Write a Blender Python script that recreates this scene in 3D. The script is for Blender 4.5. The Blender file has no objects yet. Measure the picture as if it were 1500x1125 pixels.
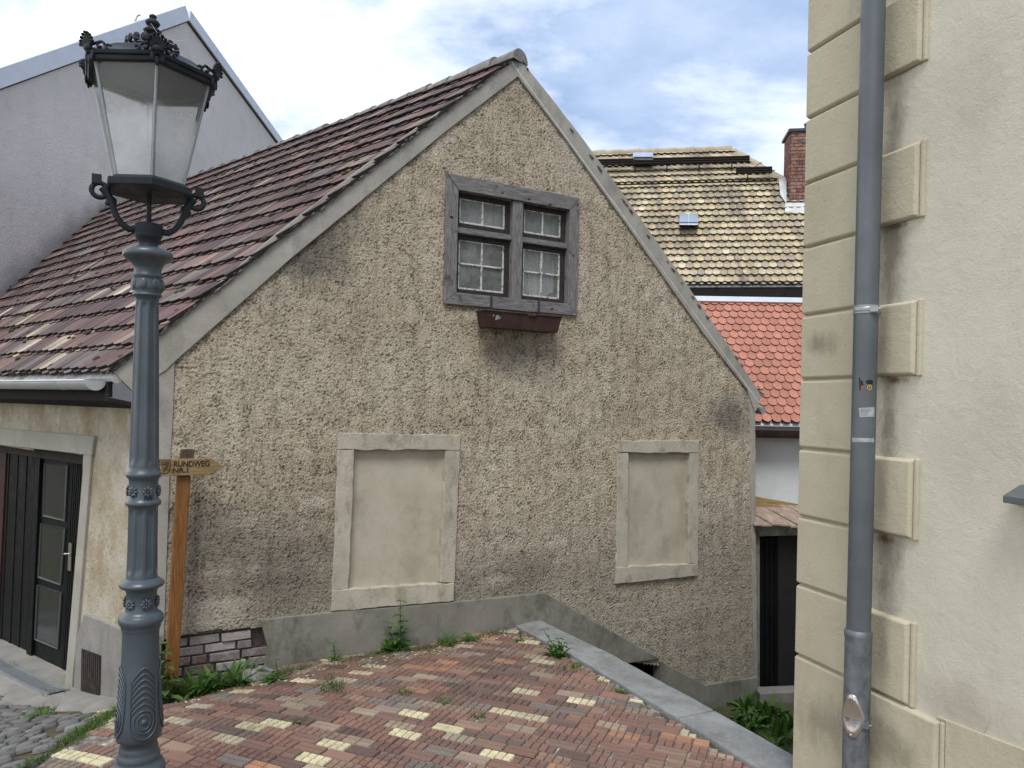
import bpy, math, random
import numpy as np
random.seed(7); RNG = np.random.default_rng(7)
S = bpy.context.scene; COL = S.collection
R = math.radians
# ------------------------------------------------------------------ camera model
F_, CX, CY, RHO = 1080., 750., 592., R(1.2)
_c, _s = math.cos(RHO), math.sin(RHO)
RV = np.array([_c, 0, _s]); UV = np.array([-_s, 0, _c]); FV = np.array([0, 1., 0])
EYE = np.array([0, 0, 2.2]); ZV = np.array([0, 0, 1.])
def ray(x, y): return (x-CX)/F_*RV - (y-CY)/F_*UV + FV
def at(x, y, Y): return EYE + ray(x, y)*Y                      # point at depth Y
def hit(x, y, p, n):
    d = ray(x, y); return EYE + d*(((p-EYE) @ n)/(d @ n))
def nrm(a):
    a = np.asarray(a, float); return a/np.linalg.norm(a)
def A(*a): return np.array(a, float)

# ------------------------------------------------------------------ object helpers
WM = {}
def tag(o, label=None, cat=None, group=None, kind=None):
    if label: o['label'] = label
    if cat: o['category'] = cat
    if group: o['group'] = group
    if kind: o['kind'] = kind
    return o
def empty(name, loc, rz, label, cat, group=None):
    o = bpy.data.objects.new(name, None); COL.objects.link(o)
    o.location = loc; o.rotation_euler = (0, 0, rz); o.empty_display_size = .2
    WM[o.name] = (np.array(loc, float), rz)
    return tag(o, label, cat, group)
class MB:
    def __init__(s): s.v = []; s.f = []; s.c = []; s.m = []; s.s = []; s.col = (1, 1, 1); s.mi = 0; s.smooth = False
    def add(s, vs, fs, smooth=None, col=None):
        b = len(s.v); s.v.extend([tuple(p) for p in vs])
        sm = s.smooth if smooth is None else smooth; cc = s.col if col is None else col
        for f in fs:
            s.f.append(tuple(i+b for i in f)); s.c.append(cc); s.m.append(s.mi); s.s.append(sm)
    def prism(s, pts, d, col=None):                             # polygon extruded by vector d
        n = len(pts); d = np.asarray(d)
        vs = [np.asarray(p) for p in pts]+[np.asarray(p)+d for p in pts]
        fs = [tuple(range(n)), tuple(range(2*n-1, n-1, -1))]
        fs += [(i, i+n, (i+1) % n+n, (i+1) % n) for i in range(n)]
        s.add(vs, fs, col=col)
    def box(s, c, ax, ay, az, col=None):                        # centre, three half vectors
        c, ax, ay, az = map(np.asarray, (c, ax, ay, az))
        s.prism([c-ax-ay-az, c+ax-ay-az, c+ax+ay-az, c-ax+ay-az], 2*az, col)
    def tube(s, path, rad, n=8, caps=True, smooth=True, col=None):
        path = [np.asarray(p, float) for p in path]; k = len(path)
        rad = [rad]*k if np.isscalar(rad) else rad
        vs = []; fs = []; up = None
        for i, p in enumerate(path):
            t = nrm(path[min(i+1, k-1)]-path[max(i-1, 0)])
            if up is None: up = nrm(np.cross(t, A(.31, .52, .8)))
            up = nrm(up - t*(up @ t)); w = np.cross(t, up)
            for j in range(n):
                a = 2*math.pi*j/n; vs.append(p+(up*math.cos(a)+w*math.sin(a))*rad[i])
        for i in range(k-1):
            for j in range(n):
                fs.append((i*n+j, i*n+(j+1) % n, (i+1)*n+(j+1) % n, (i+1)*n+j))
        s.add(vs, fs, smooth=smooth, col=col)
        if caps:
            s.add(vs[:n], [tuple(range(n-1, -1, -1))], smooth=False, col=col); s.add(vs[-n:], [tuple(range(n))], smooth=False, col=col)
    def lathe(s, prof, axis, n=48, rfun=None, caps=True, smooth=True):      # prof: (r, z); axis: function z -> xy
        vs = []; fs = []
        for r, z in prof:
            ax = axis(z)
            for j in range(n):
                a = 2*math.pi*j/n; rr = r if rfun is None else rfun(r, z, a)
                vs.append((ax[0]+rr*math.cos(a), ax[1]+rr*math.sin(a), z))
        for i in range(len(prof)-1):
            for j in range(n): fs.append((i*n+j, i*n+(j+1) % n, (i+1)*n+(j+1) % n, (i+1)*n+j))
        s.add(vs, fs, smooth=smooth)
        if caps: s.add(vs[:n], [tuple(range(n-1, -1, -1))], smooth=False); s.add(vs[-n:], [tuple(range(n))], smooth=False)
    def ell(s, c, ax, ay, az, n=8, m=5, col=None):
        c, ax, ay, az = map(np.asarray, (c, ax, ay, az)); vs = [c-az]; fs = []
        for i in range(1, m):
            ph = math.pi*i/m-math.pi/2
            for j in range(n):
                a = 2*math.pi*j/n; vs.append(c+ax*math.cos(ph)*math.cos(a)+ay*math.cos(ph)*math.sin(a)+az*math.sin(ph))
        vs.append(c+az); L = len(vs)-1
        for j in range(n): fs.append((0, 1+(j+1) % n, 1+j)); fs.append((L, L-n+j, L-n+(j+1) % n))
        for i in range(m-2):
            for j in range(n): fs.append((1+i*n+j, 1+i*n+(j+1) % n, 1+(i+1)*n+(j+1) % n, 1+(i+1)*n+j))
        s.add(vs, fs, smooth=True, col=col)
    def build(s, name, mats, parent=None, origin=None, bevel=0, seg=2, sharp=None):
        V = np.array(s.v, float)
        if parent is not None: loc, rz = WM[parent.name]
        else: loc, rz = (np.zeros(3) if origin is None else np.array(origin, float)), 0.
        V = V-loc
        if rz:
            c, q = math.cos(-rz), math.sin(-rz)
            V = np.stack([V[:, 0]*c-V[:, 1]*q, V[:, 0]*q+V[:, 1]*c, V[:, 2]], 1)
        me = bpy.data.meshes.new(name); me.from_pydata(V.tolist(), [], s.f)
        ms = mats if isinstance(mats, (list, tuple)) else [mats]
        for m in ms: me.materials.append(m)
        me.polygons.foreach_set('use_smooth', s.s)
        me.polygons.foreach_set('material_index', s.m)
        ca = me.color_attributes.new('col', 'FLOAT_COLOR', 'CORNER')
        ln = np.array([len(f) for f in s.f]); cc = np.array(s.c, float)
        cc = np.concatenate([cc, np.ones((len(cc), 1))], 1)
        ca.data.foreach_set('color', np.repeat(cc, ln, axis=0).ravel())
        me.update(); me.validate()
        import bmesh
        if len(s.f) < 60000:
            bm = bmesh.new(); bm.from_mesh(me); bmesh.ops.recalc_face_normals(bm, faces=bm.faces); bm.to_mesh(me); bm.free()
        o = bpy.data.objects.new(name, me); COL.objects.link(o)
        if parent is not None: o.parent = parent
        else: o.location = loc
        WM[o.name] = (loc, rz)
        if bevel:
            b = o.modifiers.new('bevel', 'BEVEL'); b.width = bevel; b.segments = seg; b.limit_method = 'ANGLE'; b.angle_limit = R(40)
        return o

# ------------------------------------------------------------------ material helpers
class Mt:
    def __init__(s, name, rough=.8, spec=.3, metal=0.):
        s.m = bpy.data.materials.new(name); s.m.use_nodes = True; s.nt = s.m.node_tree
        s.b = s.nt.nodes['Principled BSDF']; s.out = s.nt.nodes['Material Output']
        s.b.inputs['Roughness'].default_value = rough; s.b.inputs['Metallic'].default_value = metal
        s.b.inputs['Specular IOR Level'].default_value = spec
        s.tc = s.n('ShaderNodeTexCoord'); s.ob = s.tc.outputs['Object']
    def n(s, t): return s.nt.nodes.new(t)
    def link(s, a, b): s.nt.links.new(a, b)
    def put(s, sock, v):
        if hasattr(v, 'is_output'): s.link(v, sock)
        elif isinstance(v, (tuple, list)) and len(v) == 3 and sock.type == 'RGBA': sock.default_value = (*v, 1)
        else: sock.default_value = v
    def map(s, scale=(1, 1, 1), loc=(0, 0, 0), vec=None, rot=(0, 0, 0)):
        k = s.n('ShaderNodeMapping'); s.link(vec or s.ob, k.inputs[0]); k.inputs['Scale'].default_value = scale
        k.inputs['Location'].default_value = loc; k.inputs['Rotation'].default_value = rot; return k.outputs[0]
    def noise(s, scale, detail=4, rough=.55, vec=None, dist=0):
        k = s.n('ShaderNodeTexNoise'); s.link(vec or s.ob, k.inputs['Vector']); k.inputs['Scale'].default_value = scale
        k.inputs['Detail'].default_value = detail; k.inputs['Roughness'].default_value = rough; k.inputs['Distortion'].default_value = dist
        return k.outputs[0]
    def vor(s, scale, vec=None, feature='F1'):
        k = s.n('ShaderNodeTexVoronoi'); k.feature = feature; s.link(vec or s.ob, k.inputs['Vector']); k.inputs['Scale'].default_value = scale
        return k.outputs['Distance']
    def ramp(s, fac, stops):
        k = s.n('ShaderNodeValToRGB'); s.put(k.inputs[0], fac); e = k.color_ramp.elements
        while len(e) < len(stops): e.new(.5)
        for el, (p, c) in zip(e, stops):
            el.position = p; el.color = (*c, 1) if isinstance(c, tuple) else (c, c, c, 1)
        return k.outputs[0]
    def mix(s, fac, a, b, mode='MIX'):
        k = s.n('ShaderNodeMix'); k.data_type = 'RGBA'; k.blend_type = mode
        s.put(k.inputs[0], fac); s.put(k.inputs[6], a); s.put(k.inputs[7], b); return k.outputs[2]
    def math(s, op, a, b=0., c=None):
        k = s.n('ShaderNodeMath'); k.operation = op; s.put(k.inputs[0], a); s.put(k.inputs[1], b)
        if c is not None: s.put(k.inputs[2], c)
        return k.outputs[0]
    def attr(s):
        k = s.n('ShaderNodeAttribute'); k.attribute_name = 'col'; return k.outputs['Color']
    def xyz(s, vec=None):
        k = s.n('ShaderNodeSeparateXYZ'); s.link(vec or s.ob, k.inputs[0]); return k.outputs
    def blob(s, c, r):                                          # 1 inside an ellipsoid, fading to 0 at its edge
        k = s.n('ShaderNodeVectorMath'); k.operation = 'SUBTRACT'; s.link(s.ob, k.inputs[0]); k.inputs[1].default_value = c
        d = s.n('ShaderNodeVectorMath'); d.operation = 'DIVIDE'; s.link(k.outputs[0], d.inputs[0]); d.inputs[1].default_value = r
        l = s.n('ShaderNodeVectorMath'); l.operation = 'LENGTH'; s.link(d.outputs[0], l.inputs[0])
        return s.ramp(l.outputs['Value'], [(0, 1.), (1, 0.)])
    def bump(s, h, strength=.4, dist=.01):
        k = s.n('ShaderNodeBump'); k.inputs['Strength'].default_value = strength; k.inputs['Distance'].default_value = dist
        s.put(k.inputs['Height'], h); s.link(k.outputs[0], s.b.inputs['Normal']); return s
    def col(s, c): s.put(s.b.inputs['Base Color'], c); return s
    def rgh(s, c): s.put(s.b.inputs['Roughness'], c); return s
    def disp(s, h, scale, mid=.5):
        k = s.n('ShaderNodeDisplacement'); k.inputs['Scale'].default_value = scale; k.inputs['Midlevel'].default_value = mid
        s.put(k.inputs['Height'], h); s.link(k.outputs[0], s.out.inputs['Displacement']); s.m.displacement_method = 'BOTH'; return s

def simple(name, c1, c2, scale=6, rough=.8, bump=.3, bscale=60, bdist=.004, spec=.3, metal=0, detail=5, vec=None):
    t = Mt(name, rough, spec, metal); v = t.map(vec) if vec else None
    t.col(t.ramp(t.noise(scale, detail, .6, v), [(.3, c1), (.7, c2)]))
    if bump: t.bump(t.noise(bscale, 4, .6, v), bump, bdist)
    return t.m

# ------------------------------------------------------------------ house frame
C0 = EYE + ray(218, 592)*5.72; C0[2] = 0
GV = nrm(A(1900/F_, 1, 0)); GN = A(GV[1], -GV[0], 0)          # along the gable, out of the gable
LV = nrm(A(-1300/F_, 1, 0)); LN = A(-LV[1], LV[0], 0)         # along the eave wall, out of it
HRZ = math.atan2(GV[1], GV[0])
def GP(x, y, off=0.): return hit(x, y, C0+GN*off, GN)          # pixel to a point of the gable plane (off = proud of it)
def GUV(P): d = P-C0; return float(d @ GV), float(P[2])
def GW(u, v, off=0.): return C0+GV*u+GN*off+ZV*v
def LP(x, y, off=0.): return hit(x, y, C0+LN*off, LN)
def LUV(P): d = P-C0; return float(d @ LV), float(P[2])
def LW(a, v, off=0.): return C0+LV*a+LN*off+ZV*v
def gq(pts, off=0.): return [GP(x, y, off) for x, y in pts]
def lq(pts, off=0.): return [LP(x, y, off) for x, y in pts]

# ------------------------------------------------------------------ materials
def gable_material():
    t = Mt('roughcast_render', .95, .15)
    big = t.noise(1.1, 4, .6); mid = t.noise(7, 4, .6)
    h1 = t.noise(50, 8, .74)
    h2 = t.noise(26, 5, .65, t.map((.75, 1, 1.9)))
    h3 = t.noise(26, 5, .65, t.map((1.9, 1, .75)))
    wm = t.ramp(t.noise(1.7, 2, .5), [(.4, 0.), (.6, 1.)])
    st = t.mix(wm, h2, h3)
    h = t.math('ADD', t.math('MULTIPLY', h1, .66), t.math('MULTIPLY', st, .34)); h = t.math('ADD', h, t.math('MULTIPLY', t.math('SUBTRACT', t.noise(9, 3, .55, t.map((1, 1, .8))), .5), .22))
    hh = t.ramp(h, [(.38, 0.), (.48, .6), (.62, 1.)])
    c = t.ramp(big, [(.3, (.47, .39, .285)), (.5, (.59, .505, .38)), (.7, (.66, .59, .465))])
    c = t.mix(t.ramp(mid, [(.35, .5), (.65, 0.)]), c, (.34, .285, .215))
    pit = t.ramp(h, [(.40, 1.), (.49, 0.)])                        # the hollows of the render are darker
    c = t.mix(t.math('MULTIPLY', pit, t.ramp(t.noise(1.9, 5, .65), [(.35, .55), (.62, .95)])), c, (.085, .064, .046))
    c = t.mix(t.math('MULTIPLY', t.ramp(t.noise(130, 2, .6), [(.56, 0.), (.66, 1.)]), .45), c, (.66, .61, .52))
    z = t.xyz()[2]
    zz = t.math('ADD', z, t.math('MULTIPLY', t.noise(1.6, 4, .6), .9))
    low = t.ramp(zz, [(.0, .8), (.35, .8), (.62, 0.)]) if False else t.ramp(t.math('DIVIDE', zz, 4.), [(.22, .5), (.44, 0.)])
    c = t.mix(low, c, (.29, .26, .215))
    sv = t.ramp(t.noise(1., 5, .65, t.map((9, 1, .55))), [(.52, 0.), (.72, .5)])      # rain streaks
    c = t.mix(sv, c, (.22, .185, .14))
    sh = t.ramp(t.noise(1., 4, .6, t.map((.7, 1, 11))), [(.56, 0.), (.7, .45)])       # level lifts of the render
    c = t.mix(sh, c, (.62, .555, .445))
    wv = t.n('ShaderNodeVectorMath'); wv.operation = 'ADD'; t.link(t.ob, wv.inputs[0])
    nz = t.n('ShaderNodeTexNoise'); nz.inputs['Scale'].default_value = 3; nz.inputs['Detail'].default_value = 5; t.link(t.ob, nz.inputs['Vector'])
    ms_ = t.n('ShaderNodeVectorMath'); ms_.operation = 'SCALE'; t.link(nz.outputs['Color'], ms_.inputs[0]); ms_.inputs['Scale'].default_value = .35; t.link(ms_.outputs[0], wv.inputs[1])
    ck = t.ramp(t.vor(.75, wv.outputs[0], 'DISTANCE_TO_EDGE'), [(0, 1.), (.0055, 0.)])
    ck = t.math('MULTIPLY', ck, t.ramp(t.noise(.9, 3, .5, t.map((1, 1, 1), (7, 1, 3))), [(.53, 0.), (.6, .5)]))
    c = t.mix(ck, c, (.05, .04, .03))
    for (px, py, ru, rv, a) in ((455, 372, .62, .5, .85), (1070, 610, .55, .42, .8), (500, 320, .5, .35, .5), (740, 850, 1.2, .45, .5),
                                (380, 800, 1.1, .6, .5), (430, 860, .8, .5, .5), (755, 520, .6, .4, .4), (1095, 560, .25, .35, .5)):
        u, v = GUV(GP(px, py)); m = t.blob((u, 0, v), (ru, 1.5, rv))
        m = t.math('MULTIPLY', t.ramp(t.math('ADD', m, t.math('MULTIPLY', t.math('SUBTRACT', t.noise(4, 4, .7), .5), 1.1)), [(.25, 0.), (.75, 1.)]), a)
        c = t.mix(m, c, (.165, .15, .128))
    for (px, py, ru, rv, a) in ((870, 235, .9, .5, .5), (310, 900, .5, .22, .6), (465, 735, .22, .1, .7), (1000, 880, 1, .35, .25), (725, 850, .3, .12, .6)):
        u, v = GUV(GP(px, py)); m = t.blob((u, 0, v), (ru, 1.5, rv))
        m = t.math('MULTIPLY', t.ramp(t.math('ADD', m, t.math('MULTIPLY', t.math('SUBTRACT', t.noise(5, 4, .7), .5), .9)), [(.3, 0.), (.7, 1.)]), a)
        c = t.mix(m, c, (.56, .5, .41))
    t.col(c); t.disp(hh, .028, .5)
    return t.m
def plaster(name, a, b, stain, stain_amt=.6, sc=2.2, bs=.35, bsc=45, wrap=False):
    t = Mt(name, .92, .15)
    c = t.ramp(t.noise(sc, 6, .65), [(.3, a), (.7, b)])
    m = t.math('MULTIPLY', t.ramp(t.noise(sc*1.7, 6, .72, t.map((1, 1, .6), (3, 1, 5))), [(.5, 0.), (.68, 1.)]), stain_amt)
    c = t.mix(m, c, stain)
    c = t.mix(t.ramp(t.noise(170, 2, .6), [(.55, 0.), (.75, .35)]), c, stain)
    t.col(c)
    cr = t.ramp(t.vor(1.6, t.map((1, 1, .7), (0, 0, 0)), 'DISTANCE_TO_EDGE'), [(0, 0.), (.012, 1.)])
    h = t.math('ADD', t.noise(bsc, 6, .65), t.math('MULTIPLY', t.noise(6, 4, .6), .9))
    t.bump(h, bs, .012)
    return t if wrap else t.m
M = {}
M['gable'] = gable_material()
def side_material():
    t = Mt('weathered_side_render', .95, .15)
    b = t.noise(2.4, 6, .65)
    c = t.ramp(b, [(.3, (.27, .21, .13)), (.5, (.38, .32, .23)), (.7, (.47, .43, .36))])
    c = t.mix(t.ramp(t.noise(5, 5, .7, t.map((1, 1, .5))), [(.55, 0.), (.7, .75)]), c, (.55, .52, .46))
    c = t.mix(t.ramp(t.noise(30, 4, .65), [(.28, .8), (.42, 0.)]), c, (.1, .08, .06))
    t.col(c); t.bump(t.noise(34, 6, .68), .7, .014); return t.m
M['side'] = side_material()
M['verge'] = plaster('grey_verge_cement', (.29, .27, .235), (.40, .375, .33), (.17, .16, .14), .55, 2.5, .3, 60)
M['plinth'] = plaster('grey_green_plinth_cement', (.165, .158, .13), (.28, .268, .228), (.085, .085, .06), .85, 2.0, .3, 50)
M['stone'] = plaster('pale_sandstone_surround', (.37, .335, .265), (.49, .45, .365), (.22, .19, .14), .85, 3.5, .4, 45)
M['infill'] = plaster('smooth_infill_plaster', (.37, .33, .255), (.50, .455, .365), (.28, .245, .18), .5, 2.4, .25, 55)
M['lintel'] = plaster('grey_painted_stone', (.29, .275, .235), (.38, .36, .31), (.24, .22, .18), .4, 3, .2)
M['concrete'] = plaster('worn_concrete', (.19, .18, .165), (.28, .27, .245), (.16, .15, .12), .6, 3, .4)
GWT = plaster('grey_scraped_render', (.64, .585, .53), (.70, .645, .59), (.55, .505, .455), .5, 1.2, 1., 26, True); M['greywall'] = GWT.m
def cream(name, a, b, st):
    t = Mt(name, .85, .2)
    c = t.ramp(t.noise(1.6, 5, .6), [(.3, a), (.7, b)])
    c = t.mix(t.ramp(t.noise(6, 6, .7, t.map((1, 1, .35))), [(.55, 0.), (.75, .45)]), c, st)
    c = t.mix(t.ramp(t.noise(90, 2, .5), [(.7, 0.), (.78, .6)]), c, (.14, .11, .08))
    t.col(c)
    h = t.math('ADD', t.noise(110, 4, .6), t.math('MULTIPLY', t.noise(14, 5, .62, None, .5), 2.2)); t.bump(h, .4, .006); return t
def right_wall_material():
    t = cream('cream_trowelled_plaster', (.52, .49, .395), (.60, .57, .475), (.39, .35, .27))
    cr = t.ramp(t.vor(1.15, t.map((1, 1, 1), (.4, .2, .1), None), 'DISTANCE_TO_EDGE'), [(0, 1.), (.006, 0.)])
    m = t.ramp(t.noise(1.3, 3, .5, t.map((1, 1, 1), (5, 2, 8))), [(.52, 0.), (.6, 1.)])
    base = t.b.inputs['Base Color'].links[0].from_socket
    t.col(t.mix(t.math('MULTIPLY', t.math('MULTIPLY', cr, m), .6), base, (.2, .17, .12)))
    return t
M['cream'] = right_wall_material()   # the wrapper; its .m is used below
M['quoin_t'] = cream('ochre_quoin_paint', (.43, .39, .285), (.505, .465, .35), (.33, .285, .2))
def wood(name, dark, light, sc=5, axis=(1, 1, 12), rough=.8, bump=.5):
    t = Mt(name, rough, .2)
    v = t.map(axis)
    g = t.noise(sc, 6, .65, v, .6)
    c = t.ramp(g, [(.3, dark), (.55, tuple((p+q)/2 for p, q in zip(dark, light))), (.72, light)])
    c = t.mix(t.ramp(t.noise(9, 2, .5), [(.62, 0.), (.72, .6)]), c, tuple(p*.5 for p in dark))
    t.col(c); t.bump(g, bump, .004); return t.m
M['oldwood_h'] = wood('weathered_grey_board', (.075, .068, .064), (.30, .285, .28), 4, (2, 2, 26))
M['oldwood_v'] = wood('weathered_grey_upright', (.075, .068, .064), (.30, .285, .28), 4, (26, 26, 2))
M['sash'] = wood('blackened_sash_wood', (.018, .016, .015), (.06, .055, .05), 4, (20, 20, 3))
M['postwood'] = wood('orange_stained_post', (.11, .045, .013), (.27, .125, .04), 3, (30, 30, 1.6), .6)
M['posttop'] = wood('grey_post_top', (.05, .035, .025), (.12, .09, .065), 3, (30, 30, 2), .85)
M['signwood'] = wood('oiled_sign_board', (.16, .105, .045), (.36, .27, .14), 3, (2, 2, 26), .6)
M['carved'] = simple('scorched_lettering', (.018, .01, .006), (.045, .025, .014), 40, .8, 0)
def putty():
    t = Mt('flaking_white_putty', .8, .2)
    t.col(t.mix(t.ramp(t.noise(35, 4, .7), [(.5, 0.), (.62, 1.)]), (.55, .54, .5), (.16, .15, .14))); return t.m
M['putty'] = putty()
M['box'] = simple('faded_red_brown_plastic', (.032, .017, .015), (.065, .033, .028), 8, .55, .1)
def paint_iron(name, a, b, rough=.42):
    t = Mt(name, rough, .5)
    c = t.ramp(t.noise(3, 5, .6), [(.35, a), (.65, b)])
    c = t.mix(t.ramp(t.noise(45, 4, .7), [(.66, 0.), (.74, .7)]), c, tuple(x*1.7 for x in b))
    t.col(c); t.b.inputs['Specular IOR Level'].default_value = .5 if rough < .5 else .12
    t.rgh(t.ramp(t.noise(8, 4, .6), [(.3, rough-.1), (.7, rough+.16)])); t.bump(t.noise(25, 4, .6), .12, .004); return t.m
M['lampgrey'] = paint_iron('blue_grey_lamp_paint', (.044, .056, .068), (.066, .082, .097), .36)
M['lampdark'] = paint_iron('dark_iron', (.018, .021, .025), (.04, .045, .05), .5)
def rusty():
    t = Mt('rusty_dark_iron', .75, .3)
    t.col(t.ramp(t.noise(14, 5, .7), [(.35, (.018, .018, .019)), (.55, (.04, .032, .028)), (.72, (.14, .05, .025))])); t.bump(t.noise(60, 4, .6), .4, .004); return t.m
M['rust'] = rusty()
def lamp_glass(name, d0, d1, frost=False, zr=None):
    t = Mt(name, .25, .5); nt = t.nt
    tr = t.n('ShaderNodeBsdfTransparent'); tr.inputs[0].default_value = (.96, .97, .97, 1)
    df = t.n('ShaderNodeBsdfDiffuse'); tl = t.n('ShaderNodeBsdfTranslucent'); gl = t.n('ShaderNodeBsdfGlossy'); gl.inputs['Roughness'].default_value = .12
    sp = t.ramp(t.noise(70, 3, .7), [(.68, 0.), (.74, 1.)])
    dc = t.mix(sp, (.93, .94, .95), (.08, .06, .05))
    for k in (df, tl): t.link(dc, k.inputs[0])
    m1 = t.n('ShaderNodeMixShader'); m1.inputs[0].default_value = .93 if frost else .45; t.link(df.outputs[0], m1.inputs[1]); t.link(tl.outputs[0], m1.inputs[2])
    if frost:
        rf = t.n('ShaderNodeBsdfRefraction'); rf.inputs['Roughness'].default_value = .6; rf.inputs['IOR'].default_value = 1.01
        mf = t.n('ShaderNodeMixShader'); mf.inputs[0].default_value = .8; t.link(m1.outputs[0], mf.inputs[1]); t.link(rf.outputs[0], mf.inputs[2]); m1 = mf
    dirt = t.ramp(t.noise(6, 6, .65), [(.3, d0), (.7, d1)])
    if zr: dirt = t.math('ADD', .06, t.math('MULTIPLY', dirt, t.ramp(t.math('ADD', t.math('DIVIDE', t.math('SUBTRACT', t.xyz()[2], zr[0]), zr[1]-zr[0]), t.math('MULTIPLY', t.math('SUBTRACT', t.noise(7, 4, .6), .5), .35)), [(.0, 1.), (.5, .85), (.68, .05)])))  # dust made milky low down to paint in the lantern's glow
    dirt = t.math('MAXIMUM', dirt, t.math('MULTIPLY', sp, .8))
    m2 = t.n('ShaderNodeMixShader'); t.link(dirt, m2.inputs[0]); t.link(tr.outputs[0], m2.inputs[1]); t.link(m1.outputs[0], m2.inputs[2])
    fr = t.n('ShaderNodeFresnel'); fr.inputs[0].default_value = 1.35
    m3 = t.n('ShaderNodeMixShader'); t.link(fr.outputs[0], m3.inputs[0]); t.link(m2.outputs[0], m3.inputs[1]); t.link(gl.outputs[0], m3.inputs[2])
    t.link(m3.outputs[0], t.out.inputs[0]); return t.m
M['lampglass'] = None; M['lampopal'] = lamp_glass('frosted_rear_lantern_glass', .85, .98, True)
def pane_glass(name, tint, dirt=.12, dcol=(.4, .4, .4)):
    t = Mt(name, .1, .5)
    tr = t.n('ShaderNodeBsdfTransparent'); tr.inputs[0].default_value = (*tint, 1)
    gl = t.n('ShaderNodeBsdfGlossy'); gl.inputs['Roughness'].default_value = .05
    b = t.n('ShaderNodeBump'); b.inputs['Strength'].default_value = .12; b.inputs['Distance'].default_value = .02; t.link(t.noise(5, 2, .5), b.inputs['Height']); t.link(b.outputs[0], gl.inputs['Normal'])
    df = t.n('ShaderNodeBsdfDiffuse'); df.inputs[0].default_value = (*dcol, 1)
    m2 = t.n('ShaderNodeMixShader'); t.link(t.ramp(t.noise(9, 6, .7), [(.3, dirt*.5), (.75, dirt*1.6)]), m2.inputs[0]); t.link(tr.outputs[0], m2.inputs[1]); t.link(df.outputs[0], m2.inputs[2])
    fr = t.n('ShaderNodeFresnel'); fr.inputs[0].default_value = 1.5
    m3 = t.n('ShaderNodeMixShader'); t.link(fr.outputs[0], m3.inputs[0]); t.link(m2.outputs[0], m3.inputs[1]); t.link(gl.outputs[0], m3.inputs[2])
    t.link(m3.outputs[0], t.out.inputs[0]); return t.m
M['glass'] = pane_glass('old_window_glass', (.9, .93, .93), .26, (.5, .51, .5))
M['doorglass'] = pane_glass('dark_door_glass', (.5, .56, .55), .14, (.13, .15, .14))
def curtain():
    t = Mt('thin_net_curtain', .9, .1); t.col((.78, .78, .76))
    tr = t.n('ShaderNodeBsdfTransparent'); tl = t.n('ShaderNodeBsdfTranslucent'); tl.inputs[0].default_value = (.8, .8, .78, 1)
    m0 = t.n('ShaderNodeMixShader'); m0.inputs[0].default_value = .3; t.link(t.b.outputs[0], m0.inputs[1]); t.link(tl.outputs[0], m0.inputs[2])
    m1 = t.n('ShaderNodeMixShader'); t.link(t.ramp(t.noise(60, 3, .6), [(.35, .08), (.65, .4)]), m1.inputs[0]); t.link(m0.outputs[0], m1.inputs[1]); t.link(tr.outputs[0], m1.inputs[2])
    t.link(m1.outputs[0], t.out.inputs[0]); return t.m
M['curtain'] = curtain()
M['black'] = simple('dark_interior', (.012, .012, .012), (.02, .02, .02), 5, .9, 0)
M['doorpaint'] = paint_iron('near_black_door_paint', (.004, .0045, .005), (.007, .0075, .008), .55)
M['redboard'] = wood('dark_red_board', (.03, .012, .01), (.055, .022, .018), 4, (20, 20, 2), .6)
M['soffit'] = wood('blackened_eaves_board', (.012, .01, .009), (.03, .025, .022), 4, (3, 3, 14), .85)
M['zinc'] = simple('bright_zinc', (.5, .52, .54), (.62, .64, .66), 5, .38, .08, 30, .003, .5, .35)
M['zinc_pale'] = simple('pale_verge_sheet', (.56, .58, .62), (.64, .66, .7), 4, .5, .08, 25, .003, .5, .1)
M['zincdull'] = simple('dull_zinc_sheet', (.25, .27, .28), (.36, .38, .39), 6, .5, .1, 30, .003, .5, .55)
M['pipe'] = paint_iron('slate_grey_pipe', (.075, .088, .10), (.10, .115, .128), .38)
def lead():
    t = Mt('mottled_cast_pipe', .5, .4, .35)
    t.col(t.ramp(t.noise(16, 5, .65, t.map((1, 1, .6))), [(.3, (.07, .08, .095)), (.7, (.2, .215, .235))])); t.bump(t.noise(20, 4, .6), .25, .004); return t.m
M['leadpipe'] = lead()
M['steel'] = simple('shiny_steel_plate', (.45, .44, .42), (.62, .6, .57), 10, .28, .1, 30, .002, .5, .9)
M['greydark'] = simple('dark_grey_metal', (.03, .033, .037), (.055, .06, .065), 8, .5, .15)
def tile_mat(name, stain, amt, rough=.75, streak=0.):
    t = Mt(name, rough, .25)
    c = t.attr()
    v = t.noise(22, 5, .65)
    c = t.mix(t.ramp(v, [(.3, .55), (.62, 0.)]), c, t.mix(.55, c, (.02, .018, .015)))
    c = t.mix(t.math('MULTIPLY', t.ramp(t.noise(1.5, 6, .7), [(.48, 0.), (.66, 1.)]), amt), c, stain)
    if streak: c = t.mix(t.math('MULTIPLY', t.ramp(t.noise(1., 6, .7, t.map((2.2, .35, .35))), [(.5, 0.), (.66, 1.)]), streak), c, (.11, .095, .08))
    t.col(c); t.bump(t.math('ADD', t.noise(70, 4, .6), t.noise(16, 3, .6)), .35, .005); return t.m
M['tile_old'] = tile_mat('weathered_brown_tiles', (.075, .066, .055), .55, .85)
M['tile_yellow'] = tile_mat('yellow_clay_tiles', (.2, .17, .13), .7, .75, .7)
M['tile_red'] = tile_mat('new_red_tiles', (.40, .17, .12), .25, .6)
M['ridge'] = simple('lichen_grey_ridge_tile', (.11, .105, .10), (.27, .26, .24), 7, .9, .5, 40, .008)
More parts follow.
